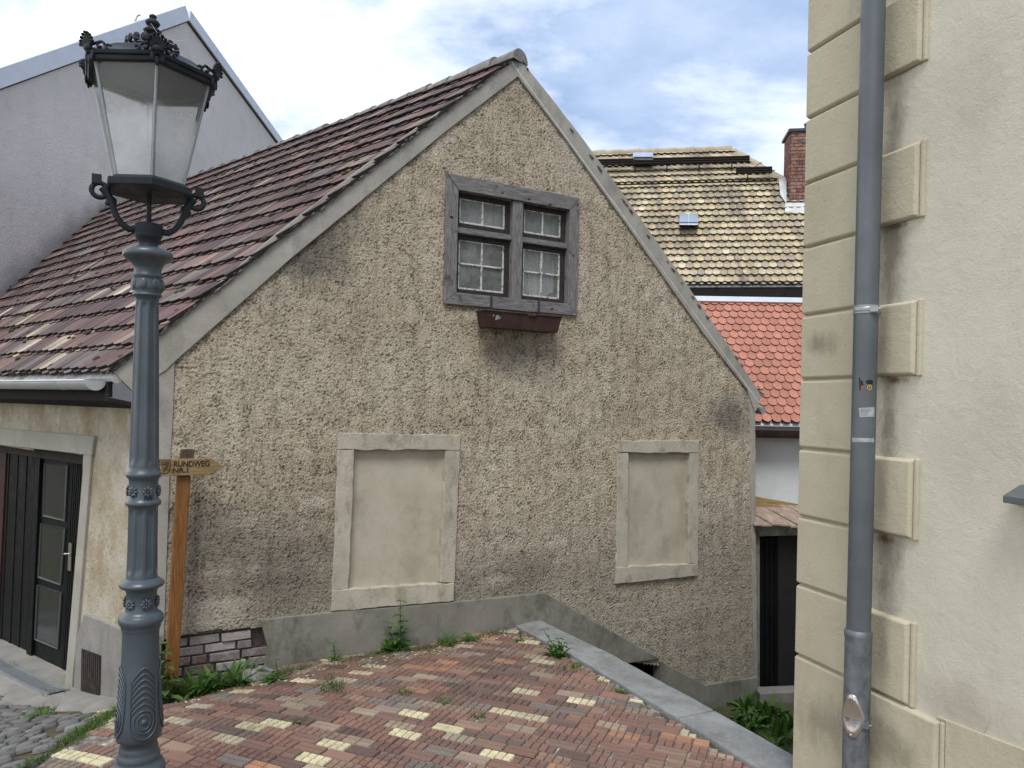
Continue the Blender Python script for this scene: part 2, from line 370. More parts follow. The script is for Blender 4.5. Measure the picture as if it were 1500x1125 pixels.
M['ridgey'] = simple('buff_ridge_tile', (.3, .25, .17), (.43, .37, .27), 7, .85, .4, 40, .008)
M['moss'] = simple('dry_moss', (.03, .03, .012), (.085, .075, .03), 30, 1, .8, 120, .01)
def brick_mat():
    t = Mt('brick_faces', .92, .15); c = t.attr()
    c = t.mix(t.ramp(t.noise(14, 5, .7), [(.45, 0.), (.65, .6)]), c, (.36, .33, .31))
    c = t.mix(t.ramp(t.noise(50, 4, .7), [(.3, .7), (.5, 0.)]), c, t.mix(.6, c, (.03, .02, .02)))
    t.col(c); t.bump(t.noise(45, 6, .7), .7, .008); return t.m
M['brick'] = brick_mat()
M['mortar'] = simple('old_mortar', (.035, .03, .027), (.085, .075, .067), 18, .95, .7, 60, .01)
def paver_mat():
    t = Mt('clinker_pavers', .8, .3); c = t.attr()
    c = t.mix(t.ramp(t.noise(9, 5, .7), [(.48, 0.), (.7, .35)]), c, (.15, .13, .11))
    c = t.mix(t.ramp(t.noise(60, 4, .7), [(.25, .6), (.5, 0.)]), c, t.mix(.5, c, (.02, .015, .012)))
    c = t.mix(t.ramp(t.noise(1.3, 6, .7), [(.5, 0.), (.75, .4)]), c, (.15, .125, .10))
    t.col(c); t.bump(t.noise(80, 4, .65), .35, .004); t.rgh(t.ramp(t.noise(6, 3, .6), [(.3, .62), (.7, .92)])); return t.m
M['paver'] = paver_mat()
def joint_mat():
    t = Mt('paving_joint_sand', .95, .1)
    c = t.ramp(t.noise(9, 5, .7), [(.3, (.09, .075, .058)), (.48, (.16, .135, .11)), (.6, (.36, .34, .31)), (.72, (.6, .58, .55))])
    t.col(c); t.bump(t.noise(120, 3, .6), .5, .005); return t.m
M['joint'] = joint_mat()
def soil_mat():
    t = Mt('mossy_soil', 1, .1)
    c = t.ramp(t.noise(2.5, 6, .7), [(.35, (.075, .06, .042)), (.5, (.12, .10, .07)), (.62, (.065, .08, .025)), (.75, (.05, .075, .02))])
    t.col(c); t.bump(t.noise(60, 6, .7), .8, .02); return t.m
M['soil'] = soil_mat()
def cob_mat():
    t = Mt('grey_cobbles', .75, .3); c = t.attr()
    c = t.mix(t.ramp(t.noise(30, 5, .7), [(.35, .5), (.6, 0.)]), c, (.1, .095, .085))
    t.col(c); t.bump(t.noise(40, 5, .65), .5, .008); return t.m
M['cobble'] = cob_mat()
def kerb_mat():
    t = Mt('grey_granite_coping', .85, .25)
    c = t.ramp(t.noise(3, 6, .65), [(.3, (.17, .175, .17)), (.7, (.29, .295, .285))])
    c = t.mix(t.ramp(t.noise(140, 3, .6), [(.55, 0.), (.7, .5)]), c, (.12, .12, .12))
    c = t.mix(t.ramp(t.noise(5, 5, .7, t.map((1, 1, 1), (4, 4, 1))), [(.48, 0.), (.7, .7)]), c, (.13, .125, .105))
    c = t.mix(t.ramp(t.noise(38, 4, .7), [(.55, 0.), (.72, .5)]), c, (.36, .36, .34))
    t.col(c); t.bump(t.noise(70, 5, .65), .4, .006); return t.m
M['kerb'] = kerb_mat()
def leaf_mat():
    t = Mt('leaf', .55, .3); t.col(t.mix(t.ramp(t.noise(30, 3, .6), [(.35, .45), (.6, 0.)]), t.attr(), t.mix(.5, t.attr(), (.02, .03, .005))))
    tl = t.n('ShaderNodeBsdfTranslucent'); t.link(t.attr(), tl.inputs[0])
    m = t.n('ShaderNodeMixShader'); m.inputs[0].default_value = .3; t.link(t.b.outputs[0], m.inputs[1]); t.link(tl.outputs[0], m.inputs[2]); t.link(m.outputs[0], t.out.inputs[0]); return t.m
M['leaf'] = leaf_mat()
M['white'] = plaster('cracked_white_plaster', (.66, .68, .7), (.76, .78, .8), (.5, .52, .54), .3, 1.5, .25, 30)
M['brownboard'] = simple('dark_brown_fascia', (.05, .028, .022), (.08, .045, .035), 5, .6, .1)
M['plank'] = wood('bleached_canopy_plank', (.22, .15, .11), (.48, .38, .31), 3, (14, 2, 3), .85)
M['plankyellow'] = wood('yellowed_beam', (.2, .14, .05), (.42, .33, .15), 3, (2, 14, 14), .85)
M['sky_reflect'] = simple('bluish_hatch_sheet', (.5, .56, .64), (.58, .64, .72), 3, .22, .04, 20, .002, .6, .6)
M['bark'] = simple('green_stem', (.05, .08, .02), (.09, .12, .035), 20, .7, 0)
M['web'] = simple('cobweb_silk', (.7, .7, .7), (.8, .8, .8), 20, .6, 0)
M['sticker_dark'] = simple('black_sticker', (.012, .012, .012), (.02, .02, .02), 10, .5, 0)
M['sticker_gold'] = simple('gold_print', (.35, .25, .09), (.45, .34, .14), 30, .5, 0)
M['sticker_red'] = simple('rust_red_print', (.25, .08, .05), (.34, .14, .09), 30, .6, 0)
M['tape'] = simple('torn_grey_tape', (.2, .22, .24), (.42, .44, .46), 35, .5, .1)

# ------------------------------------------------------------------ world and light
W = bpy.data.worlds.new('World'); S.world = W; W.use_nodes = True; nt = W.node_tree; nt.nodes.clear()
SUN_AZ, SUN_EL = R(186), R(60)          # compass-like angle from +Y, clockwise: behind the camera, a little to its left
def wn(t): return nt.nodes.new(t)
out = wn('ShaderNodeOutputWorld'); bg = wn('ShaderNodeBackground'); nt.links.new(bg.outputs[0], out.inputs[0])
sky = wn('ShaderNodeTexSky'); sky.sky_type = 'NISHITA'; sky.sun_disc = False; sky.sun_elevation = SUN_EL; sky.sun_rotation = SUN_AZ
tcw = wn('ShaderNodeTexCoord'); sep = wn('ShaderNodeSeparateXYZ'); nt.links.new(tcw.outputs['Generated'], sep.inputs[0])
def wmath(op, a, b):
    k = wn('ShaderNodeMath'); k.operation = op
    for i, v in enumerate((a, b)):
        if hasattr(v, 'is_output'): nt.links.new(v, k.inputs[i])
        else: k.inputs[i].default_value = v
    return k.outputs[0]
den = wmath('ADD', wmath('MAXIMUM', sep.outputs[2], 0.), .32)
cmb = wn('ShaderNodeCombineXYZ'); nt.links.new(wmath('DIVIDE', sep.outputs[0], den), cmb.inputs[0]); nt.links.new(wmath('DIVIDE', sep.outputs[1], den), cmb.inputs[1])
cmb.inputs[2].default_value = 0
mp = wn('ShaderNodeMapping'); nt.links.new(cmb.outputs[0], mp.inputs[0]); mp.inputs['Location'].default_value = (1.1, 6.3, .7); mp.inputs['Scale'].default_value = (1, 1.3, 1)
def wnoise(sc, det, rg, dist=0.):
    k = wn('ShaderNodeTexNoise'); nt.links.new(mp.outputs[0], k.inputs['Vector']); k.inputs['Scale'].default_value = sc; k.inputs['Detail'].default_value = det
    k.inputs['Roughness'].default_value = rg; k.inputs['Distortion'].default_value = dist; return k.outputs[0]
def wramp(f, st):
    k = wn('ShaderNodeValToRGB'); nt.links.new(f, k.inputs[0]); e = k.color_ramp.elements
    while len(e) < len(st): e.new(.5)
    for el, (p, c) in zip(e, st): el.position = p; el.color = (*c, 1)
    return k.outputs[0]
def wmix(f, a, b, mode='MIX'):
    k = wn('ShaderNodeMix'); k.data_type = 'RGBA'; k.blend_type = mode
    for i, v in ((0, f), (6, a), (7, b)):
        if hasattr(v, 'is_output'): nt.links.new(v, k.inputs[i])
        else: k.inputs[i].default_value = (*v, 1) if isinstance(v, tuple) else v
    return k.outputs[2]
bias = wmath('SUBTRACT', wmath('MULTIPLY', sep.outputs[0], -.16), wmath('MULTIPLY', wmath('SUBTRACT', sep.outputs[2], .33), .42))   # the bank of white cloud lies to the left and low
cl = wramp(wmath('ADD', wnoise(1.9, 8, .58, .35), bias), [(.40, (0, 0, 0)), (.52, (.35, .35, .35)), (.65, (1, 1, 1))])
gr = wramp(wnoise(2.6, 6, .6), [(.35, (3.9, 5.5, 8.4)), (.65, (7.0, 8.4, 11.0))])
base = wmix(.88, sky.outputs[0], gr)
full = wmix(cl, base, (17.2, 17.4, 17.0))
nt.links.new(full, bg.inputs[0]); bg.inputs[1].default_value = .07
sl = bpy.data.lights.new('sun', 'SUN'); sl.energy = 1.9; sl.angle = R(24); sl.color = (1, .965, .91)
so = bpy.data.objects.new('sun', sl); COL.objects.link(so)
sd = A(math.sin(SUN_AZ)*math.cos(SUN_EL), math.cos(SUN_AZ)*math.cos(SUN_EL), math.sin(SUN_EL))
from mathutils import Vector, Matrix
so.rotation_euler = Vector(sd).to_track_quat('Z', 'Y').to_euler(); so.location = (-3, -6, 12)

# ------------------------------------------------------------------ camera
cd = bpy.data.cameras.new('camera'); cd.sensor_width = 36; cd.lens = F_/1500*36; cd.shift_y = (CY-562.5)/1500; cd.clip_end = 2000; cd.clip_start = .05
co = bpy.data.objects.new('camera', cd); COL.objects.link(co)
co.matrix_world = Matrix(((RV[0], UV[0], -FV[0], EYE[0]), (RV[1], UV[1], -FV[1], EYE[1]), (RV[2], UV[2], -FV[2], EYE[2]), (0, 0, 0, 1)))
S.camera = co
S.render.resolution_x = 1024; S.render.resolution_y = 768
S.view_settings.view_transform = 'Standard'; S.view_settings.look = 'None'; S.view_settings.exposure = .6; S.view_settings.gamma = 1
S.render.engine = 'CYCLES'

# ------------------------------------------------------------------ ground
CT = np.array([(-1.8, 3.6, -2.13), (0, 2, -2.1), (1.4, 4.3, -2.13), (-2.67, 4.18, -2.14), (-2.79, 5.16, -2.21), (.1, 7.39, -2.215), (-2.0, 6.18, -2.265),
               (-1, 6.7, -2.235), (-2.55, 5.6, -2.31), (-3.04, 5.9, -2.45), (-3.9, 6.62, -2.64), (-5.4, 7.9, -2.78), (-3.3, 4.74, -2.28), (-4.4, 5.2, -2.5), (2.0, 2, -2.1), (-6, 3, -2.6), (-3, 1, -2.15), (-7, 8, -2.9)])
def _tps(r): return np.where(r > 1e-9, r*r*np.log(np.maximum(r, 1e-9)), 0)
_n = len(CT); _K = _tps(np.linalg.norm(CT[:, None, :2]-CT[None, :, :2], axis=2)); _P = np.c_[np.ones(_n), CT[:, :2]]
_w = np.linalg.solve(np.block([[_K+np.eye(_n)*.01, _P], [_P.T, np.zeros((3, 3))]]), np.r_[CT[:, 2]+2.2, 0, 0, 0])
def gz(x, y):
    x = np.asarray(x, float); y = np.asarray(y, float)
    r = np.sqrt((x[..., None]-CT[:, 0])**2+(y[..., None]-CT[:, 1])**2)
    return _tps(r) @ _w[:_n]+_w[_n]+_w[_n+1]*x+_w[_n+2]*y
def gpt(px, py):                                                # pixel to a point of the upper ground
    Y = 5.
    d = ray(px, py)
    for _ in range(40): Y = Y*.5+.5*(float(gz(d[0]*Y, Y))-2.2)/d[2]
    return EYE+d*Y
# right-hand house plane
RD = nrm(A(380-750, 1080, 0)); RN = A(-RD[1], RD[0], 0)         # receding direction, out of the wall (towards the lane)
RC = EYE+ray(1170.5, 601)*4.25-RN*.034; RC[2] = 0                         # far corner
def RW(a, v, off=0.): return RC-RD*a+RN*off+ZV*v                # a = metres from the far corner towards the camera
def RP(x, y, off=0.): return hit(x, y, RC+RN*off, RN)
def RUV(P): return float((RC-P) @ RD), float(P[2])
# coping line between the paving and the lower yard
KN1, KN2 = gpt(757, 920), gpt(1103, 1125)
KF1, KF2 = gpt(797, 914), gpt(1159, 1107)
kd = nrm((KN2-KN1)*A(1, 1, 0)); kn = A(-kd[1], kd[0], 0)        # kd towards the camera, kn towards the yard
if kn[0] < 0: kn = -kn
def side_k(x, y): return (x-KN1[0])*kn[0]+(y-KN1[1])*kn[1]
BA, BB = A(-2.62, 4.18), A(-2.86, 5.35)                        # border between pavers and cobbles
bd = (BB-BA)/np.linalg.norm(BB-BA); bn = A(-bd[1], bd[0])      # bn points left
def side_b(x, y): return (x-BA[0])*bn[0]+(y-BA[1])*bn[1] + .05*np.sin(np.asarray(y)*3.1)
def side_g(x, y): return (x-C0[0])*GN[0]+(y-C0[1])*GN[1]
def side_l(x, y): return (x-C0[0])*LN[0]+(y-C0[1])*LN[1]

def sheet(name, mat, pts_fn, dx, x0, x1, y0, y1, keep, dz):
    xs = np.arange(x0, x1+dx/2, dx); ys = np.arange(y0, y1+dx/2, dx)
    X, Y = np.meshgrid(xs, ys); Z = gz(X, Y)+dz; nx = len(xs)
    K = keep(X, Y)
    m = MB(); m.smooth = True
    idx = -np.ones(X.shape, int); vs = []
    for j in range(len(ys)):
        for i in range(nx): idx[j, i] = j*nx+i
    vs = np.stack([X, Y, Z], -1).reshape(-1, 3)
    fs = [(idx[j, i], idx[j, i+1], idx[j+1, i+1], idx[j+1, i]) for j in range(len(ys)-1) for i in range(nx-1) if K[j:j+2, i:i+2].all()]
    m.add(vs, fs, True)
    return m.build(name, mat)
m = MB(); m.add([(-400, -400, -1.75), (400, -400, -1.75), (400, 900, -1.75), (-400, 900, -1.75)], [(0, 1, 2, 3)]); tag(m.build('ground', M['soil']), kind='structure')
tag(sheet('earth_bank', M['soil'], None, .12, -9, -2.2, .2, 9.5, lambda x, y: (side_l(x, y) > -.5) & (side_b(x, y) > -.35), -.03), kind='structure')
# brick paving
def pavers():
    jm = sheet('paving_bed', M['joint'], None, .1, -3.4, 2.4, .6, 7.8, lambda x, y: (side_k(x, y) < .06) & (side_g(x, y) > -.2) & (side_b(x, y) < .12), -.012); tag(jm, kind='structure')
    m = MB(); PL, PW = .212, .102; th = R(-22); ex = A(math.cos(th), math.sin(th)); ey = A(-math.sin(th), math.cos(th))
    ey = nrm(ey*.97+ex*.0)
    pal = [((.235, .118, .09), 27), ((.195, .105, .085), 22), ((.15, .088, .078), 14), ((.26, .155, .115), 15), ((.275, .195, .15), 10), ((.56, .485, .30), 9), ((.46, .385, .26), 4), ((.38, .18, .10), 4), ((.33, .255, .185), 6), ((.19, .15, .135), 6)]
    cols = [c for c, w in pal]; wt = np.array([w for c, w in pal], float); wt /= wt.sum()
    for j in range(-48, 82):
        off = (.5 if j % 2 else 0)*PL + random.uniform(-.012, .012)
        prev = None
        for i in range(-32, 42):
            c = ex*(i*PL+off)+ey*(j*PW)+A(0, 4)
            if not (side_k(*c) < .1 and side_g(*c) > -.1 and side_b(*c) < -.02 and .9 < c[1] < 7.7 and c[0] > -3.3 and c[0] < 2.3): continue
            if side_b(*c) > -.15 and random.random() < .15: continue
            k = RNG.choice(len(cols), p=wt)
            if prev is not None and random.random() < .08: k = prev
            prev = k; bc = np.array(cols[k])*random.uniform(.85, 1.18); bc = (bc*.85+bc.mean()*.15)*A(1.03, 1.04, .97)
            z0 = float(gz(c[0], c[1])); gx = float(gz(c[0]+.1, c[1])-gz(c[0]-.1, c[1]))/.2; gy = float(gz(c[0], c[1]+.1)-gz(c[0], c[1]-.1))/.2
            gx += random.gauss(0, .008); gy += random.gauss(0, .008); dz = random.gauss(0, .0018)
            ang = random.gauss(0, .005); e1 = ex+ey*ang; e2 = ey-ex*ang
            nx, ny = ((4, 2) if k in (5, 6) and random.random() < .8 else random.choices([(4, 2), (1, 2), (2, 2), (4, 1), (1, 1)], [34, 24, 20, 14, 8])[0])
            w = (PL-.008)/nx; h = (PW-.007)/ny; g = .0022
            for a in range(nx):
                for b in range(ny):
                    u = -PL/2+.004+w*(a+.5); v = -PW/2+.0035+h*(b+.5); hw = w/2-g; hh = h/2-g
                    be = .0035; q = []; cs = c+e1*u+e2*v
                    if not (side_k(*cs) < -.025 and side_g(*cs) > .035): continue
                    for (ins, dd) in ((0, -.011), (be, 0)):
                        for sx, sy in ((-1, -1), (1, -1), (1, 1), (-1, 1)):
                            uu = u+sx*(hw-ins); vv = v+sy*(hh-ins); p = c+e1*uu+e2*vv
                            q.append((p[0], p[1], z0+gx*(p[0]-c[0])+gy*(p[1]-c[1])+dz+dd))
                    m.add(q, [(4, 5, 6, 7), (0, 1, 5, 4), (1, 2, 6, 5), (2, 3, 7, 6), (3, 0, 4, 7)], col=tuple(bc*random.uniform(.86, 1.12)))
    tag(m.build('brick_paving', M['paver']), kind='structure')
pavers()
def cobbles():
    m = MB(); th = R(24); ex = A(math.cos(th), math.sin(th)); ey = A(-math.sin(th), math.cos(th)); cw, ch = .125, .08
    thr = 1.0
    for j in range(-62, 72):
        off = random.uniform(0, cw); x = -8.0+off
        while x < 8:
            w = cw*random.uniform(.75, 1.3); c = ex*x+ey*(j*ch)+A(-4, 5); x += w
            if not (side_b(*c) > .10 and side_l(*c) > .42 and 1 < c[1] < 9 and -7.5 < c[0]): continue
            if side_b(*c) < .3 and random.random() < .35: continue
            g = random.uniform(.10, .19); col = np.array((g, g*.975, g*.93))*random.uniform(.9, 1.05)
            n = 8; ring = []
            sx, sy = w*.475, ch*random.uniform(.44, .49)
            for k in range(n):
                a = 2*math.pi*(k+.5)/n; ca, sa = math.cos(a), math.sin(a)
                uu = sx*math.copysign(abs(ca)**.6, ca)*random.uniform(.9, 1.04); vv = sy*math.copysign(abs(sa)**.6, sa)*random.uniform(.88, 1.04)
                ring.append((uu, vv))
            dz = random.gauss(0, .005); vs = []
            for sc, dd in ((1., -.03), (.96, -.004), (.8, .002)):
                for uu, vv in ring:
                    p = c+ex*uu*sc+ey*vv*sc; vs.append((p[0], p[1], float(gz(p[0], p[1]))+dd+dz))
            fs = [(r*n+k, r*n+(k+1) % n, (r+1)*n+(k+1) % n, (r+1)*n+k) for r in range(2) for k in range(n)]+[tuple(range(2*n, 3*n))]
            m.add(vs, fs, True, tuple(col))
    tag(m.build('cobbled_lane', M['cobble']), kind='structure')
cobbles()
# lower yard
m = MB(); m.add([(-1.0, 4, -1.33), (6, 2, -1.33), (7, 12, -1.33), (-1, 12, -1.33)], [(0, 1, 2, 3)]); tag(m.build('yard_ground', M['soil']), kind='structure')

# ------------------------------------------------------------------ tiles
def clay_tiles(m, P00, P10, P01, P11, nv, nrows, tw, colfn, layers=2, bow=.035, thick=.014, jit=.006, seed=1, over=1.45, edge=None):
    rg = random.Random(seed)
    P00, P10, P01, P11 = map(np.asarray, (P00, P10, P01, P11))
    def P(s, t): return P00*(1-s)*(1-t)+P10*s*(1-t)+P01*(1-s)*t+P11*s*t
    L = (np.linalg.norm(P01-P00)+np.linalg.norm(P11-P10))/2; ex = L/nrows
    for r in range(nrows):
        for k in range(layers):
            t0 = r/nrows+(k*.028)/L; Wd = np.linalg.norm(P(1, t0)-P(0, t0)); nt_ = int(Wd/tw)+2
            off = (.5 if (r+k) % 2 else 0.)
            if layers == 1: off = .5 if r % 2 else 0.
            for i in range(-1, nt_):
                a0, a1 = (i+off)*tw, (i+off+1)*tw
                a0 = max(a0, 0); a1 = min(a1, Wd)
                if a1-a0 < tw*.2: continue
                g = .002+rg.uniform(0, .002); jy = rg.uniform(-jit, jit); jh = rg.uniform(0, jit*.5); sk = rg.uniform(-jit, jit)
                n = 6; lo = []
                for q in range(n+1):
                    f = q/n; x = a0+g+(a1-a0-2*g)*f; xc = ((i+off+.5)*tw-x)/(tw/2)
                    y = bow*(1-math.sqrt(max(0, 1-(.98*xc)**2)))/(1-math.sqrt(1-.98**2)) if bow > .05 else bow*xc*xc
                    lo.append((x, y+jy+sk*(f-.5)))
                ty = ex*over
                hl = .012+thick*(k+1)+jh+k*.004; hu = .002+thick*.3
                def W3(x, y, hgt):
                    t = t0+y/L; return P(min(max(x/Wd, 0), 1), min(t, 1.0))+nv*hgt
                top = [W3(x, y, hl-(hl-hu)*y/ty) for x, y in lo]+[W3(a1-g, ty, hu), W3(a0+g, ty, hu)]
                bot = [W3(x, y, hl-thick-(hl-hu)*y/ty) for x, y in lo]
                vs = top+bot; b = n+3
                fs = [tuple(range(n+3))]+[(q+1, q, b+q, b+q+1) for q in range(n)]+[(0, n+2, b), (n+1, n, b+n)]
                cf = colfn(rg, i, r, k); m.add(vs, fs[:1], False, cf); m.add(vs, fs[1:], False, edge or cf)

# ------------------------------------------------------------------ the old gabled house
HS = empty('gabled_house', C0, HRZ, 'old cottage with rough beige gable wall, weathered window and brown tiled roof', 'house')
def inpoly(U, V, poly):
    ins = np.zeros(U.shape, bool); n = len(poly)
    for i in range(n):
        (x0, y0), (x1, y1) = poly[i], poly[(i+1) % n]
        if y0 == y1: continue
        c = ((y0 > V) != (y1 > V)) & (U < (x1-x0)*(V-y0)/(y1-y0)+x0); ins ^= c
    return ins
def wall_grid(name, mat, fr, polyuv, holes, d):
    us = [p[0] for p in polyuv]; vs = [p[1] for p in polyuv]
    ua = np.arange(min(us), max(us)+d, d); va = np.arange(min(vs), max(vs)+d, d)
    U, V = np.meshgrid((ua[:-1]+ua[1:])/2, (va[:-1]+va[1:])/2)
    K = inpoly(U, V, polyuv)
    for h in holes: K &= ~inpoly(U, V, h)
    O, e, z = fr
    nu = len(ua); J, I = np.nonzero(K)
    a = J*nu+I; quads = np.stack([a, a+1, a+nu+1, a+nu], 1)
    used, inv = np.unique(quads, return_inverse=True); quads = inv.reshape(-1, 4)
    uu = ua[used % nu]; vv = va[used//nu]
    P = O[None]+uu[:, None]*e+vv[:, None]*ZV
    m = MB(); m.v = P.tolist(); m.f = quads.tolist(); m.c = [(1, 1, 1)]*len(quads); m.m = [0]*len(quads); m.s = [True]*len(quads)
    return m.build(name, mat, HS)
def uvs(pts, off=0.): return [GUV(GP(x, y)) for x, y in pts]
def shrink(poly, k):
    c = np.mean(poly, axis=0); return [tuple(c+(np.array(p)-c)*k) for p in poly]
W1o = [(496.3, 634), (674.8, 637.6), (664.8, 880.3), (485.5, 896)]; W1i = [(519, 658.5), (653, 660), (644.3, 853.5), (510.6, 864.7)]
W2o = [(905.7, 645.3), (1024.8, 645.3), (1022.4, 843.7), (902.5, 855.8)]; W2i = [(920.7, 663.5), (1010.8, 663.5), (1008.4, 825.5), (919.7, 831)]
u0, u1, v0, v1 = 2.465, 3.98, .93+2.2, 2.155+2.2                # upper window, outer frame
holes = [shrink(uvs(W1o), .93), shrink(uvs(W2o), .93), [(u0+.07, v0+.07), (u1-.06, v0+.07), (u1-.06, v1-.07), (u0+.07, v1-.07)]]
gpoly = uvs([(760, 92), (1102, 578), (1106, 640), (1109, 1000)])+[GUV(GP(1030, 1012)), GUV(GP(968, 975)), GUV(GP(911, 968)), GUV(GP(796, 880)), GUV(GP(667, 893)), GUV(GP(384, 918)), GUV(GP(300, 924))]+[(.02, GUV(GP(240, 940))[1]), (.02, 2.2+.05), GUV(GP(185, 556))]
# the line down along the left verge
gw = wall_grid('gable_wall', M['gable'], (C0, GV, ZV), gpoly, holes, .0125)
# core behind the skin
m = MB()
core = [(.0, -1.9), (6.70, -1.9), (6.70, 2.16), (3.22, 5.42), (.0, 2.3)]
def hole_core(m):
    pass
bk = -.14
# side wall skin
DO = [(1.245, 2.2-.53), (1.40, 2.2-2.60), (4.6, 2.2-3.0), (4.6, 2.2-.57)]
wall_grid('side_wall', M['side'], (C0, LV, ZV), [(.0, -.6), (5.2, -1.0), (5.2, 2.16), (0, 2.16)], [DO], .03)
# verge cement bands
def gable_slab(name, pts, off, depth, mat, bevel=.006, parent=HS, col=(1, 1, 1)):
    mm = MB(); mm.prism(gq(pts, off), -GN*depth, col); return mm.build(name, mat, parent, bevel=bevel)
lb = [(759, 86), (759, 112), (652, 193.7), (540, 285.6), (426, 379), (367, 432), (256, 530), (243, 543), (194, 573), (166, 545), (235, 488), (403, 343), (540, 237), (700, 122)]
gable_slab('verge_band', lb, .026, .2, M['verge'], .006)
rb = [(759, 86), (770, 96), (807, 142), (854, 203), (911, 281), (995.6, 401), (1057.8, 492), (1115.6, 579), (1111, 596), (1106, 604), (1095, 571), (1031, 489), (924.4, 338), (840, 220), (819, 190.8), (759, 112)]
gable_slab('verge_band', rb, .026, .2, M['verge'], .006)
gable_slab('corner_strip', [(218, 556), (256, 530), (254, 600), (249, 690), (240, 940), (214, 940)], .016, .12, M['verge'], .004)
mm = MB(); mm.prism([GP(1095, 571, .012), GP(1107.5, 598, .012), GP(1106, 640, .012), GP(1106, 760, .012), GP(1111, 1060, .012), GP(1106, 1060, .012), GP(1103, 900, .012), GP(1101, 760, .012), GP(1098, 690, .012), GP(1101, 650, .012), GP(1098, 600, .012)], -GN*.1)
mm.build('corner_strip', M['verge'], HS, bevel=.003)
# plinth
pl = [(381.7, 908), (486.7, 896.7), (666.7, 881.7), (798, 868.5), (967, 965), (958, 967), (911.5, 973), (912, 1060), (384, 1060), (388, 980), (393, 950)]
gable_slab('plinth', pl, .03, .12, M['plinth'], .008)
gable_slab('plinth', [(968, 969), (1033, 1003.5), (1110, 992), (1112, 1130), (968, 1130)], .032, .14, M['plinth'], .008)
# cellar opening
mm = MB(); q = gq([(900, 960), (972, 960), (972, 1130), (900, 1130)], -.02); mm.prism(q, -GN*.5); mm.f = mm.f[1:]; mm.c = mm.c[1:]; mm.m = mm.m[1:]; mm.s = mm.s[1:]
mm.build('cellar_opening', M['black'], HS)
# exposed bricks
mm = MB(); mm.prism(gq([(225, 915), (385, 903), (396, 950), (390, 1040), (225, 1050)], -.035), -GN*.1); mm.build('brickwork_bed', M['mortar'], HS)
mm = MB()
ub, vb = GUV(GP(240, 925)); ue, ve = GUV(GP(389, 990))
bpoly = uvs([(236, 936), (262, 930), (330, 917), (381, 908), (393, 950), (391, 1040), (225, 1050)])
row = 0; v = 2.2-2.62
while v < vb+.2:
    u = -.05-(.13 if row % 2 else 0)+random.uniform(-.01, .01)
    while u < 1.05:
        L = random.uniform(.235, .265) if random.random() < .8 else .125
        p = [(u+.006, v), (u+L-.012, v), (u+L-.012, v+.066), (u+.006, v+.066)]
        cu = min(u+L/2, 1.2)
        if inpoly(np.array([cu]), np.array([v+.035]), bpoly)[0]:
            g = random.choice([(.24, .19, .175), (.29, .245, .23), (.2, .125, .105), (.33, .29, .275), (.19, .155, .15)])
            off = -.012+random.uniform(-.018, .008); umax = 1.0 if v < 2.2-2.05 else .96
            p = [(min(a+random.uniform(-.004, .004), umax), b+random.uniform(-.004, .004)) for a, b in p]
            mm.prism([GW(a, b, off) for a, b in p], -GN*.06, tuple(np.array(g)*random.uniform(.8, 1.25)))
        u += L
    v += .079; row += 1
mm.build('exposed_brickwork', M['brick'], HS, bevel=.006)
# crumbled lower edge of the render above the bricks
mm = MB()
edge = [(236, 930), (250, 932), (262, 925), (290, 921), (325, 914), (352, 911), (383, 904)]
for i, (x, y) in enumerate(edge[:-1]):
    x2, y2 = edge[i+1]
    for k in range(9):
        f = random.random(); P = GP(x+(x2-x)*f, y+(y2-y)*f+random.uniform(-4, 5), .002); s_ = random.uniform(.006, .014)
        mm.ell(P, GV*s_*1.4, ZV*s_*.8, GN*s_*.5, 7, 4)
mm.build('render_edge', M['verge'], HS)['kind'] = 'stuff'

def blocked(o, i, sillh, name):
    B = MB(); B.prism(gq([(x+(-4 if k in (0, 3) else 4), y+(-4 if k in (0, 1) else 4)) for k, (x, y) in enumerate(i)], -.035), -GN*.12)
    b = B.build('blocked_window', M['infill'], HS)
    tl, tr, br, bl = o; il, ir, jr, jl = i
    def lerp(p, q, f): return (p[0]+(q[0]-p[0])*f, p[1]+(q[1]-p[1])*f)
    lt, lb_, rt, rb_ = None, None, None, None
    f1 = (il[1]-tl[1])/(bl[1]-tl[1]); f2 = (ir[1]-tr[1])/(br[1]-tr[1])
    a, c = lerp(tl, bl, f1), lerp(tr, br, f2)
    f3 = (jl[1]-tl[1])/(bl[1]-tl[1]); f4 = (jr[1]-tr[1])/(br[1]-tr[1])
    d, e = lerp(tl, bl, f3), lerp(tr, br, f4)
    for nm, q, off in (('lintel', [tl, tr, c, a], .028), ('jamb', [a, il, jl, d], .024), ('jamb', [ir, c, e, jr], .024), ('sill', [d, e, br, bl], .034)):
        mm = MB(); pts = gq(q, off)
        # subdivide the outline so that the worn edge can wander a little
        ring = []
        for k in range(4):
            p0, p1 = pts[k], pts[(k+1) % 4]; n = max(2, int(np.linalg.norm(p1-p0)/.07))
            for t in range(n):
                w = 0 if t == 0 else 1
                ring.append(p0+(p1-p0)*t/n+w*(GV*random.gauss(0, .0035)+ZV*random.gauss(0, .0035)))
        mm.prism(ring, -GN*.14); mm.build(nm, M['stone'], b, bevel=.006)
    return b
blocked(W1o, W1i, 0, 'a'); blocked(W2o, W2i, 0, 'b')

